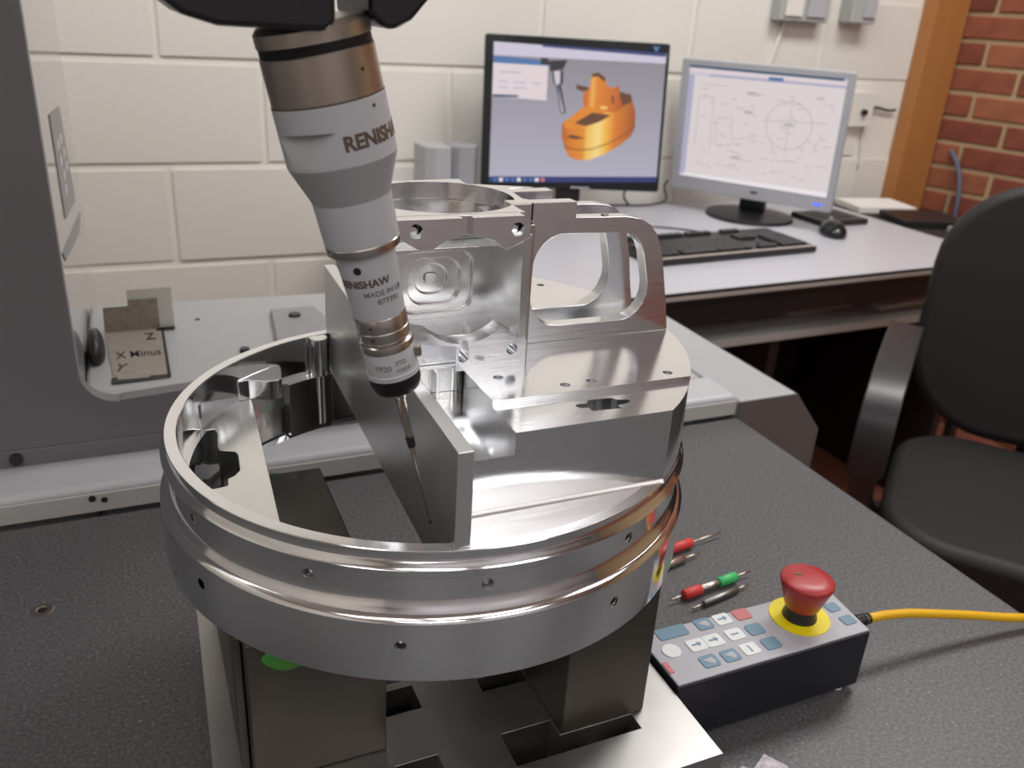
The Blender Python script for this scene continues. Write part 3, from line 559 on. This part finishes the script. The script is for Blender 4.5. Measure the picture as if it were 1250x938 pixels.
# ------------------------------------------------------------------ spare styli lying on the granite
def stylus_thing(p0, p1, segs, lab):
    p0 = Vector(p0); p1 = Vector(p1); d = (p1-p0); L = d.length; a_ = math.atan2(d.y, d.x); rmax = max(s[2] for s in segs)
    t_ = thing('spare_stylus', lab, 'stylus', (p0.x, p0.y, 0), (0, 0, a_))
    for n_, f0, r_, f1, m in [(s[0], s[1], s[2], s[3], s[4]) for s in segs]:
        e_ = min(.0006, r_*.3)
        MB().lathe([(r_-e_, 0), (r_, e_), (r_, (f1-f0)*L-e_), (r_-e_, (f1-f0)*L)], 16).xf(Matrix.Translation((f0*L, 0, rmax+.0002)) @ Matrix.Rotation(PI/2, 4, 'Y')).build(n_, m, t_, sharp=50)
stylus_thing((.3455, .4345, 0), (.4285, .4450, 0), [('shank', .0, .0009, .16, 'stylus_steel'), ('red_sleeve', .15, .0042, .36, 'sleeve_red'), ('body', .35, .0030, .60, 'probe_steel'), ('green_sleeve', .58, .0040, .80, 'sleeve_green'), ('tip_rod', .79, .0008, 1.0, 'stylus_steel')], 'spare stylus with one red and one green sleeve beside the control box')
stylus_thing((.3560, .4215, 0), (.4170, .4325, 0), [('shank', .0, .0008, .22, 'stylus_steel'), ('body', .20, .0026, .80, 'tapped_hole_dark'), ('tip_rod', .79, .0008, 1.0, 'stylus_steel')], 'thin dark spare stylus lying nearest the control box')
stylus_thing((.3500, .4880, 0), (.4390, .5000, 0), [('body', .0, .0030, .36, 'probe_steel'), ('red_sleeve', .35, .0042, .62, 'sleeve_red'), ('tip_rod', .61, .0009, 1.0, 'stylus_steel')], 'spare stylus with a single red sleeve beside the round housing')
stylus_thing((.3450, .4710, 0), (.4040, .4815, 0), [('body', .0, .0032, .72, 'probe_steel'), ('tip_rod', .71, .0009, 1.0, 'stylus_steel')], 'bare steel spare stylus just in front of the red sleeved one')
sc_ = MB().prism([(.290, .2830), (.300, .2860), (.304, .2815), (.318, .2890), (.326, .276), (.320, .258), (.296, .258)], .0002, .0030).build('printed_sachet', 'scrap', bevel=.0006); tag(sc_, 'small crumpled silver sachet at the front right corner of the fixture', 'sachet')

# ------------------------------------------------------------------ desk with keyboard, mouse, monitors
DZ = -.08
dk = thing('office_desk', 'long pale grey office desk with dark edge and low shelf below', 'desk', (1.3, 1.7, FLOOR))
do = (1.3, 1.7, FLOOR)
DT = [(.50, 1.318), (1.95, 1.382), (1.935, 2.085), (.50, 2.085)]
MB().prism(DT, DZ-.022, DZ).build('desk_top', 'desk_top', dk, .002, off=do)
MB().prism([(.50, 1.3150), (1.951, 1.3790), (1.951, 1.3815), (.50, 1.3175)], DZ-.023, DZ-.0008).build('edge_band', 'desk_edge', dk, off=do)
MB().prism([(.50, 1.3135), (1.951, 1.3775), (1.951, 1.3789), (.50, 1.3149)], DZ-.016, DZ-.008).build('edge_strip', 'desk_strip', dk, off=do)
MB().prism([(.50, 1.330), (1.945, 1.394), (1.945, 1.424), (.50, 1.36)], DZ-.075, DZ-.0225).build('front_beam', 'desk_edge', dk, off=do)
MB().prism([(.55, 1.385), (1.90, 1.425), (1.90, 1.80), (.55, 1.80)], DZ-.160, DZ-.140).build('shelf', 'desk_grey', dk, .003, off=do)
MB().box(.52, 1.93, 1.98, 2.0, FLOOR+.03, DZ-.0225).build('back_panel', 'desk_dark', dk, off=do)
for x in (.52, 1.30, 1.905): MB().box(x, x+.025, 1.43, 1.979, FLOOR, DZ-.161).build('leg_panel', 'desk_dark', dk, off=do)
for x in (.52, 1.905): MB().box(x, x+.025, 1.81, 1.979, DZ-.1605, DZ-.0225).build('bracket', 'desk_dark', dk, off=do)
for k, (x0, x1, y0, y1, z, lab) in enumerate(((1.40, 1.62, 1.50, 1.70, .004, 'loose white papers spread on the shelf under the desk'), (1.66, 1.86, 1.47, 1.68, .012, 'thicker stack of white paper on the right end of the low shelf'))):
    tag(MB().prism([(x0, y0), (x1, y0+.02), (x1-.02, y1), (x0+.02, y1-.01)], DZ-.140, DZ-.140+z).build('paper_stack', 'paper'), lab, 'paper')
for x, lab in ((1.53, 'small red tag lying among the shelf papers under the desk'), (1.80, 'small orange tag standing on the right of the low shelf')):
    tag(MB().box(x, x+.03, 1.72, 1.735, DZ-.1395, DZ-.115).build('tag', 'button_red' if x < 1.6 else 'estop_red', bevel=.002), lab, 'tag')

kbd = thing('keyboard', 'black computer keyboard on the pale desk in front of the grey monitor', 'keyboard', (1.24, 1.60, DZ+.001), (math.radians(1.0), 0, math.radians(3.6)))
MB().prism([(-.235, -.082), (.235, -.082), (.238, -.065), (.235, .095), (-.235, .095), (-.238, -.065)], .001, .016).build('case', 'black_plastic', kbd, .004, 3)
MB().box(-.232, .232, -.080, -.070, .0162, .0168).build('palm_strip', 'desk_strip', kbd)
km = MB().prism(rrect(-.0082, .0082, -.0082, .0082, .0025, 2), 0, .006).mesh('key'); wm = MB().prism(rrect(-.05, .05, -.0082, .0082, .0025, 2), 0, .006).mesh('space_bar')
for m_ in (km, wm): m_.materials.append(MATS['key_black'])
def key(x, y, me=km):
    o = bpy.data.objects.new('key', me); COL.objects.link(o); o.parent = kbd; o.location = (x, y, .0161)
for r_ in range(5):
    for c_ in range(15):
        if r_ == 0 and 4 <= c_ <= 9: continue
        key(-.220+.0187*c_+(0, .006, .003, 0, 0)[r_], -.055+.0187*r_)
key(-.095, -.055, wm)
for c_ in range(13): key(-.220+.0187*c_+.009*(c_ > 0)+.009*(c_ > 4)+.009*(c_ > 8), .080)
for c_ in range(3):
    key(.082+.0187*c_, .020); key(.082+.0187*c_, .038); key(.082+.0187*c_, -.055); key(.082+.0187*c_, .080)
key(.1007, -.036)
for c_ in range(4):
    for r_ in range(5): key(.153+.0187*c_, -.055+.0187*r_)
ms = thing('mouse', 'black computer mouse beside the right end of the keyboard', 'mouse', (1.655, 1.675, DZ), (0, 0, math.radians(-25)))
t = bmesh.new(); bmesh.ops.create_uvsphere(t, u_segments=24, v_segments=16, radius=1)
for v_ in t.verts:
    if v_.co.z < -.25: v_.co.z = -.25
    v_.co.x *= 1-.12*v_.co.y
me = bpy.data.meshes.new('shell'); t.to_mesh(me); t.free(); me.transform(Matrix.Diagonal((.032, .056, .030, 1)) @ Matrix.Translation((0, 0, .26))); link('shell', me, 'black_gloss', ms, sharp=60)
MB().box(-.003, .003, .018, .036, .030, .0395).build('scroll_wheel', 'silver_plastic', ms, .001)
tbx = thing('black_case', 'flat black notebook case on the desk behind the mouse', 'case', (1.77, 1.81, DZ), (0, 0, math.radians(2)))
MB().box(-.082, .082, -.062, .066, .0005, .016).build('case_body', 'black_plastic', tbx, .004); MB().box(-.055, .055, -.035, .045, .016, .0172).build('case_panel', 'desk_edge', tbx, .0005)

def monitor(name, lab, c, w_, h_, yaw, ti, shell, bez, depth=.045):
    t_ = thing(name, lab, 'monitor', c, (-ti, 0, yaw))
    b0 = MB().prism(rrect(-w_/2, w_/2, -h_/2, h_/2, .006, 3), 0, .018, 'y'); b0.build('bezel', shell, t_, .002)
    MB().prism(rrect(-w_/2+.03, w_/2-.03, -h_/2+.03, h_/2-.03, .02, 4), .018, depth, 'y').build('rear_shell', shell, t_, .006)
    return t_
lay = [0.]
def poly(parent, pts, m, name='screen_graphic'):
    lay[0] += .00006
    n = len(pts); ar_ = sum(pts[i][0]*pts[(i+1) % n][1]-pts[(i+1) % n][0]*pts[i][1] for i in range(n))
    if ar_ < 0: pts = pts[::-1]
    q = MB(); q.add([(p[0], -.0008-lay[0], p[1]) for p in pts], [tuple(range(n))]); me = bpy.data.meshes.new(name); me.from_pydata(q.v, [], q.f); me.update()
    return link(name, me, m, parent)
bm_ = monitor('black_monitor', 'black framed monitor showing a golden model of the housing', (.9979, 1.9016, .1837), .44, .3434, -.3156, .1498, 'black_gloss', .02)
lay[0] = 0
sb_ = poly(bm_, [(-.1995, .1545), (.2115, .1490), (.2125, -.1480), (-.1995, -.1640)], 'screen_bg', 'screen')
G = dict(tb=[(-.1990, .1545), (.2115, .1490), (.2116, .1270), (-.1990, .1250)], tdark=[(-.0857, .1545), (.2100, .1500), (.2100, .1420), (-.0854, .1487)], dlg=[(-.1990, .1083), (-.0697, .1077), (-.0698, .03), (-.1990, .0337)], dlgt=[(-.1990, .124), (-.069, .1189), (-.0697, .1077), (-.1990, .1083)],
  dlgb=[(-.1980, .0385), (-.1373, .0389), (-.1371, .0341), (-.1980, .0329)], task=[(-.1995, -.1500), (.2125, -.1350), (.2126, -.1480), (-.1995, -.1640)],
  head=[(-.0677, .1192), (-.0244, .1234), (-.0333, .102), (-.065, .0963)], head2=[(-.0883, .1249), (-.0709, .1245), (-.0658, .1099), (-.0875, .1101)],
  body=[(-.0613, .0979), (-.0332, .0993), (-.0324, .0707), (-.0371, .0664), (-.0217, .0049), (-.0333, .0016), (-.0488, .0658), (-.0548, .0696)],
  bodyl=[(-.0563, .0968), (-.0404, .0976), (-.0394, .0704), (-.0445, .0674), (-.0268, .0061), (-.0315, .005), (-.0443, .0646), (-.051, .0698)],
  drum=[(-.0292, -.0192), (-.0107, -.0058), (.0174, .0179), (.0300, .0300), (.0700, .0260), (.1100, .0320), (.132, .0567), (.1476, .0128), (.1488, -.021), (.1414, -.0412), (.1131, -.0653), (.0784, -.0868), (.0432, -.1012), (.0133, -.1039), (-.0082, -.0962), (-.0198, -.0767), (-.0288, -.0516)],
  drumlite=[(.0303, -.0207), (.0578, -.0082), (.0842, -.0014), (.0871, -.0408), (.0857, -.0836), (.052, -.098), (.0408, -.0656)],
  drumside=[(.1068, .0165), (.132, .0567), (.1476, .0128), (.1488, -.021), (.1414, -.0412), (.1131, -.0653), (.09, -.0806), (.0842, -.0014)],
  pocket=[(.0004, -.0179), (.0418, .0079), (.0883, .0044), (.0611, -.0123), (.029, -.0236)], pocket2=[(-.0184, -.0511), (-.0054, -.0449), (.0309, -.0518), (.0042, -.0552)],
  tower=[(.0169, .0484), (.032, .0656), (.0346, .0919), (.0504, .0981), (.0689, .0867), (.073, .0704), (.0912, .0658), (.1024, .0746), (.1076, .0444), (.1181, .0254), (.0953, .0103), (.0595, .0101), (.0353, .0159), (.02, .0236)],
  tdk=[(-.0006, .0695), (.0261, .0654), (.0324, .0602), (.0166, .0539), (0, .0599)], tlite=[(.0321, .0643), (.0423, .0662), (.0533, .014), (.0432, .0093)], thole=[(.0586, .0226), (.0779, .0235), (.0769, .0165), (.062, .0172)],
  topface=[(-.0270, -.0190), (-.0107, -.0058), (.0174, .0179), (.0300, .0230), (.0595, .0120), (.0869, .0029), (.0600, -.0128), (.0300, -.0240), (.0000, -.0330), (-.0200, -.0330)],
  tslot=[(.0849, .0503), (.091, .0478), (.0938, .0298), (.0894, .0296)], rdark=[(.1035, .0595), (.1338, .0526), (.1366, .0375), (.1151, .0253), (.1076, .0444)], topdk=[(.0345, .0946), (.0503, .0995), (.0688, .0881), (.0665, .0784), (.051, .0899), (.0364, .0878)],
  line=[(-.0216, -.0725), (.0117, -.0788), (.0475, -.0752), (.0885, -.0592), (.1231, -.0392), (.1453, -.0155), (.1455, -.0172), (.1233, -.0415), (.0886, -.0615), (.0476, -.0775), (.0118, -.081), (-.0214, -.0748)])
for k_, m_ in (('tb', 'scr_light'), ('tdark', 'scr_navy'), ('dlg', 'scr_pink'), ('dlgt', 'scr_blue'), ('dlgb', 'scr_teal'), ('task', 'scr_navy'), ('head2', 'scr_black'), ('head', 'scr_black'), ('body', 'scr_dark'), ('bodyl', 'scr_body'), ('drum', 'scr_drum'), ('rdark', 'scr_brown'), ('tower', 'scr_tower'), ('topdk', 'scr_brown'), ('tdk', 'scr_brown'), ('topface', 'scr_gold'), ('thole', 'scr_gold_lite'), ('tslot', 'scr_brown'), ('pocket', 'scr_brown'), ('pocket2', 'scr_brown'), ('line', 'scr_brown')):
    poly(sb_, G[k_], m_)
for k in range(9): poly(sb_, [(-.190+.0145*k, -.1612+.0005*k), (-.181+.0145*k, -.1612+.0005*k), (-.181+.0145*k, -.1530+.0005*k), (-.190+.0145*k, -.1530+.0005*k)], 'scr_red' if k == 8 else ('scr_white' if k % 3 == 1 else 'scr_blue'))
for k, (x, y, l) in enumerate(((-.185, .088, .05), (-.185, .066, .022), (-.150, .066, .03), (-.185, .054, .022), (-.150, .054, .03), (-.105, .066, .02))): poly(sb_, [(x, y), (x+l, y), (x+l, y+.0025), (x, y+.0025)], 'scr_lilac')
MB().box(.0005, .0465, -.0010, .0005, -.1700, -.1665).build('maker_badge', 'silver_plastic', bm_)
poly(bm_, [(.176, .1635), (.194, .1635), (.186, .1500)], 'scr_blue', 'corner_sticker')
q = MB(); q.box(-.03, .03, .03, .05, -.250, -.02); q.build('stand_neck', 'black_plastic', bm_, .003)
MB().lathe([(.0001, 0), (.105, 0), (.103, .010), (.05, .018), (.0001, .018)], 40).xf(Matrix.Rotation(.1498, 4, 'X') @ Matrix.Translation((0, .02, -.2632))).build('stand_base', 'black_plastic', bm_)

gm = monitor('grey_monitor', 'silver grey monitor on round black foot showing a faint line drawing', (1.5115, 1.8633, .1444), .446, .3420, -.9995, -.0809, 'silver_plastic', .02)
lay[0] = 0
sg = poly(gm, [(-.2000, .1560), (.2070, .1560), (.2070, -.1330), (-.2000, -.1330)], 'scr_light', 'screen')
poly(sg, [(-.2000, .1560), (.2000, .1560), (.2000, .1500), (-.2000, .1500)], 'scr_teal'); poly(sg, [(-.2000, .1500), (.2070, .1500), (.2070, .1390), (-.2000, .1390)], 'scr_pink')
poly(sg, [(-.1442, .1370), (.2067, .1400), (.207, .1340), (-.1451, .1300)], 'scr_lilac'); poly(sg, [(.015, .1440), (.0527, .1440), (.0516, .1360), (.0139, .1360)], 'scr_blue')
poly(sg, [(-.2000, .1330), (-.1835, .1330), (-.1850, -.1290), (-.2000, -.1290)], 'scr_lilac')
pp = poly(sg, [(-.1833, .1310), (.2065, .1335), (.2065, -.1200), (-.1835, -.1250)], 'scr_paper'); poly(sg, [(-.1852, -.1250), (.2065, -.1200), (.2065, -.1330), (-.2000, -.1330)], 'scr_white')
def ringp(cx, cy, r_, w_, n=40, a0=0, a1=360):
    for i in range(n):
        A = math.radians(a0+(a1-a0)*i/n); B = math.radians(a0+(a1-a0)*(i+1)/n)
        yield [(cx+r_*math.cos(A), cy+r_*math.sin(A)), (cx+r_*math.cos(B), cy+r_*math.sin(B)), (cx+(r_-w_)*math.cos(B), cy+(r_-w_)*math.sin(B)), (cx+(r_-w_)*math.cos(A), cy+(r_-w_)*math.sin(A))]
q = MB(); y_ = -.0008-lay[0]-.0001
def lin(x0, y0, x1, y1, w_=.0009):
    d = Vector((x1-x0, y1-y0)); nn = Vector((-d.y, d.x)).normalized()*w_
    q.add([(x0-nn.x, y_, y0-nn.y), (x1-nn.x, y_, y1-nn.y), (x1+nn.x, y_, y1+nn.y), (x0+nn.x, y_, y0+nn.y)], [(0, 1, 2, 3)])
for s_ in ringp(.083, .032, .060, .0022): q.add([(p[0], y_, p[1]) for p in s_], [(0, 1, 2, 3)])
for s_ in ringp(.083, .032, .020, .0012, 24): q.add([(p[0], y_, p[1]) for p in s_], [(0, 1, 2, 3)])
for L in ((.013, .037, .155, .047), (.083, -.045, .083, .105), (-.123, .08, -.1204, -.058), (-.165, .08, -.165, -.05), (-.165, .08, -.123, .08), (-.109, .030, -.066, .035), (-.109, .030, -.109, -.04), (-.066, .035, -.064, -.02), (-.064, -.02, -.008, -.007), (-.0674, -.066, .001, -.070), (-.10, -.09, -.03, -.095), (.05, -.06, .12, -.055), (.15, -.03, .17, .02), (.16, .09, .19, .092), (.165, -.06, .195, -.058), (-.16, .11, -.09, .113), (-.16, -.09, -.11, -.10)): lin(*L)
rnd = random.Random(3)
for k in range(70):
    x = rnd.uniform(-.165, .19); y = rnd.uniform(-.10, .11); l = rnd.uniform(.006, .022); lin(x, y, x+l, y+rnd.uniform(-.002, .003), .0011)
for (x, y) in ((-.024, .100), (-.026, .053), (-.045, -.066), (.083, .034)): lin(x-.012, y, x+.012, y, .004)
me = bpy.data.meshes.new('line_drawing'); me.from_pydata(q.v, [], q.f); link('line_drawing', me, 'scr_line', pp)
MB().box(.008, .026, -.0012, .0005, -.1520, -.1470).build('maker_badge', 'desk_edge', gm)
MB().box(.176, .198, -.0014, .0005, -.1560, -.1520).build('power_led', 'led_blue', gm)
MB().box(-.035, .035, .046, .070, -.215, -.05).build('stand_neck', 'black_plastic', gm, .003)
MB().lathe([(.0001, 0), (.118, 0), (.116, .008), (.06, .018), (.0001, .020)], 48).xf(Matrix.Rotation(-.0809, 4, 'X') @ Matrix.Translation((0, .058, -.2240))).build('stand_base', 'black_plastic', gm)

cg = thing('grey_housing', 'pale grey curved plastic housing behind the black monitor', 'housing', (.715, 1.975, DZ))
MB().prism([(-.078, 0), (-.074, -.026), (-.05, -.038), (-.010, -.030), (-.008, .05), (-.078, .05)], 0, .185).build('left_shell', 'cabinet_grey', cg, .003)
MB().prism([(-.006, .05), (-.006, -.012), (.012, -.028), (.050, -.026), (.068, 0), (.068, .05)], 0, .185).build('right_shell', 'bracket_grey', cg, .003)

# cables on the desk
def cable(name, lab, pts, r_, m):
    o = MB().tube(pts, r_, 8).build(name, m, sharp=60); return tag(o, lab, 'cable')
def smooth(pts, n=6):
    P = [Vector(p) for p in pts]; out = []
    for i in range(len(P)-1):
        a, b, c, d = P[max(i-1, 0)], P[i], P[i+1], P[min(i+2, len(P)-1)]
        for k in range(n):
            t = k/n; out.append(.5*((2*b)+(-a+c)*t+(2*a-5*b+4*c-d)*t*t+(-a+3*b-3*c+d)*t**3))
    return out+[P[-1]]
cable('keyboard_cable', 'thin black cable curving on the desk behind the keyboard', smooth([(1.08, 1.80, DZ+.004), (1.17, 1.83, DZ+.004), (1.25, 1.80, DZ+.004), (1.31, 1.74, DZ+.004), (1.33, 1.68, DZ+.004)]), .0022, 'cable_black')
cable('monitor_cable', 'black cable hanging from the grey monitor down to the desk', smooth([(1.40, 2.07, -.01), (1.39, 2.07, -.03), (1.38, 2.04, -.06), (1.33, 2.05, DZ+.006), (1.24, 2.06, DZ+.006), (1.16, 2.05, DZ+.006)]), .003, 'cable_black')
cable('power_cable', 'short black cable dropping behind the left side of the grey monitor', smooth([(1.29, 2.05, .02), (1.265, 2.06, -.02), (1.255, 2.06, -.05), (1.27, 2.05, DZ+.006)]), .003, 'cable_black')

# right-hand side table with papers
stb = thing('side_table', 'low grey side table against the brick wall beside the desk', 'table', (2.14, 1.80, FLOOR))
MB().box(1.955, 2.215, 1.55, 2.08, DZ-.030, DZ-.006).build('table_top', 'desk_dark', stb, .002, off=(2.14, 1.80, FLOOR))
for x in (1.97, 2.18):
    for y in (1.57, 2.04): MB().box(x, x+.025, y, y+.025, FLOOR, DZ-.0305).build('leg', 'desk_dark', stb, off=(2.14, 1.80, FLOOR))
tag(MB().prism([(1.965, 1.90), (2.15, 1.86), (2.18, 2.0), (1.99, 2.03)], DZ-.0055, DZ+.012).build('paper_stack', 'paper', bevel=.001), 'white paper stack on the side table at the foot of the timber post', 'paper')
tag(MB().prism([(1.96, 1.72), (2.14, 1.66), (2.19, 1.82), (2.0, 1.86)], DZ-.0055, DZ+.014).build('document_tray', 'black_plastic', bevel=.003), 'flat black tray on the side table in front of the white papers', 'tray')
tag(MB().prism([(2.02, 1.57), (2.20, 1.56), (2.20, 1.65), (2.05, 1.66)], DZ-.0055, DZ+.010).build('paper_pad', 'desk_strip', bevel=.002), 'small beige pad on the near end of the side table', 'pad')

# wall boxes, socket and cables
sb1 = thing('switch_box', 'wide grey double switch box high on the cream block wall', 'switch', (1.77, WY-.002, .47))
MB().box(-.085, .085, -.04, 0, -.050, .06).build('box', 'grey_box', sb1, .004); MB().box(-.07, -.01, -.046, -.0405, -.038, .05).build('cover_plate', 'white_plastic', sb1, .003); MB().box(.005, .07, -.046, -.0405, -.038, .05).build('cover_plate', 'silver_plastic', sb1, .003)
sb2 = thing('switch_box', 'small grey switch box on the wall nearest the timber post', 'switch', (1.975, WY-.002, .47))
MB().box(-.045, .045, -.05, 0, -.045, .06).build('box', 'grey_box', sb2, .004); MB().box(-.005, .038, -.056, -.0505, -.03, .05).build('cover_plate', 'silver_plastic', sb2, .003)
cable('white_conduit', 'thin white cable running down the wall from the wide switch box', [(1.735, WY-.006, .418), (1.715, WY-.006, .34), (1.69, WY-.006, .25)], .006, 'cable_white')
so = thing('wall_socket', 'white wall socket with black plug to the right of the grey monitor', 'socket', (2.075, WY-.002, .185))
MB().prism(rrect(-.055, .04, -.048, .052, .006, 3), -.022, 0, 'y').build('face_plate', 'white_plastic', so, .002); MB().cyl((.0, -.034, -.005), (.0, -.0225, -.005), .009, 18).build('plug', 'black_plastic', so)
cable('socket_cable', 'dark cable running from the wall socket to the timber post', smooth([(2.095, WY-.012, .185), (2.14, WY-.008, .192), (2.19, WY-.008, .184), (2.222, WY-.008, .186)]), .004, 'cable_black')
cable('white_cable', 'thin white cable hanging down the wall below the socket', smooth([(2.085, WY-.012, .165), (2.11, WY-.006, .12), (2.12, WY-.006, .0), (2.11, WY-.006, -.085)]), .003, 'cable_white')
cable('brick_cable', 'blue grey cable hanging down the brick wall beside the timber post', smooth([(2.398, 2.00, .075), (2.400, 1.955, .02), (2.392, 1.925, -.06), (2.386, 1.915, -.16), (2.386, 1.92, -.30)]), .007, 'cable_blue')

# ------------------------------------------------------------------ office chair
CH = Vector((1.40, .80, FLOOR)); FD = math.atan2(-.62, -.78)
ch = thing('office_chair', 'black fabric office chair with armrests between the granite table and the desk', 'chair', CH, (0, 0, FD+PI/2))
# local: front is -Y
def cushion(name, pts, th0, th1, m, mtx, lv=2):
    q = MB().prism(pts, th0, th1).xf(mtx); me = q.mesh(name); o = link(name, me, m, ch, .022, 4, 80); return o
SZ = .47
cushion('seat', rrect(-.25, .25, -.25, .23, .13, 8), SZ-.085, SZ, 'chair_fabric', Matrix.Identity(4))
cushion('backrest', rrect(-.268, .268, -.250, .250, .17, 8), -.035, .035, 'chair_fabric', Matrix.Translation((0, .275, SZ+.250)) @ Matrix.Rotation(PI/2-.12, 4, 'X'))
MB().box(-.03, .03, .30, .325, SZ-.12, SZ+.3).build('back_stem', 'chair_plastic', ch, .006)
for s_ in (-1, 1):
    ap = smooth([(s_*.25, .12, SZ-.06), (s_*.295, .10, SZ-.03), (s_*.285, .05, SZ+.06), (s_*.285, -.12, SZ+.10)], 4)
    path = smooth([(s_*.265, -.02, SZ-.10), (s_*.285, -.10, SZ-.03), (s_*.285, -.165, SZ+.08), (s_*.285, -.135, SZ+.175), (s_*.285, .0, SZ+.215), (s_*.285, .14, SZ+.220), (s_*.285, .175, SZ+.205)], 5)
    q = MB(); n = len(path); vs = []; fs = []
    for i, p in enumerate(path):
        tt = (path[min(i+1, n-1)]-path[max(i-1, 0)]).normalized(); nn = Vector((1, 0, 0)).cross(tt).normalized(); wv = .030 if i > 8 else .022
        for (a_, b_) in ((-1, -1), (1, -1), (1.0, 1), (-1.0, 1)): vs.append(p+Vector((1, 0, 0))*a_*wv+nn*b_*.010)
    for i in range(n-1):
        for k in range(4): fs.append((i*4+k, i*4+(k+1) % 4, (i+1)*4+(k+1) % 4, (i+1)*4+k))
    fs += [(3, 2, 1, 0), tuple((n-1)*4+k for k in range(4))]
    q.add(vs, fs); q.build('armrest', 'chair_plastic', ch, .006, 3, 50)
MB().box(-.29, .29, -.05, .02, SZ-.115, SZ-.0855).build('seat_frame', 'chair_plastic', ch, .004)
MB().cyl((0, 0, .09), (0, 0, SZ-.1155), .028, 24).build('column', 'chair_plastic', ch)
for k in range(5):
    a_ = 2*PI*k/5+.3; l_ = MB().tube([(0, 0, .085), (.15*math.cos(a_), .15*math.sin(a_), .075), (.29*math.cos(a_), .29*math.sin(a_), .062)], [.026, .022, .016], 10).build('base_leg', 'chair_plastic', ch)
    MB().cyl((.29*math.cos(a_)-.012, .29*math.sin(a_), .026), (.29*math.cos(a_)+.012, .29*math.sin(a_), .026), .0255, 18).build('caster', 'black_plastic', l_)
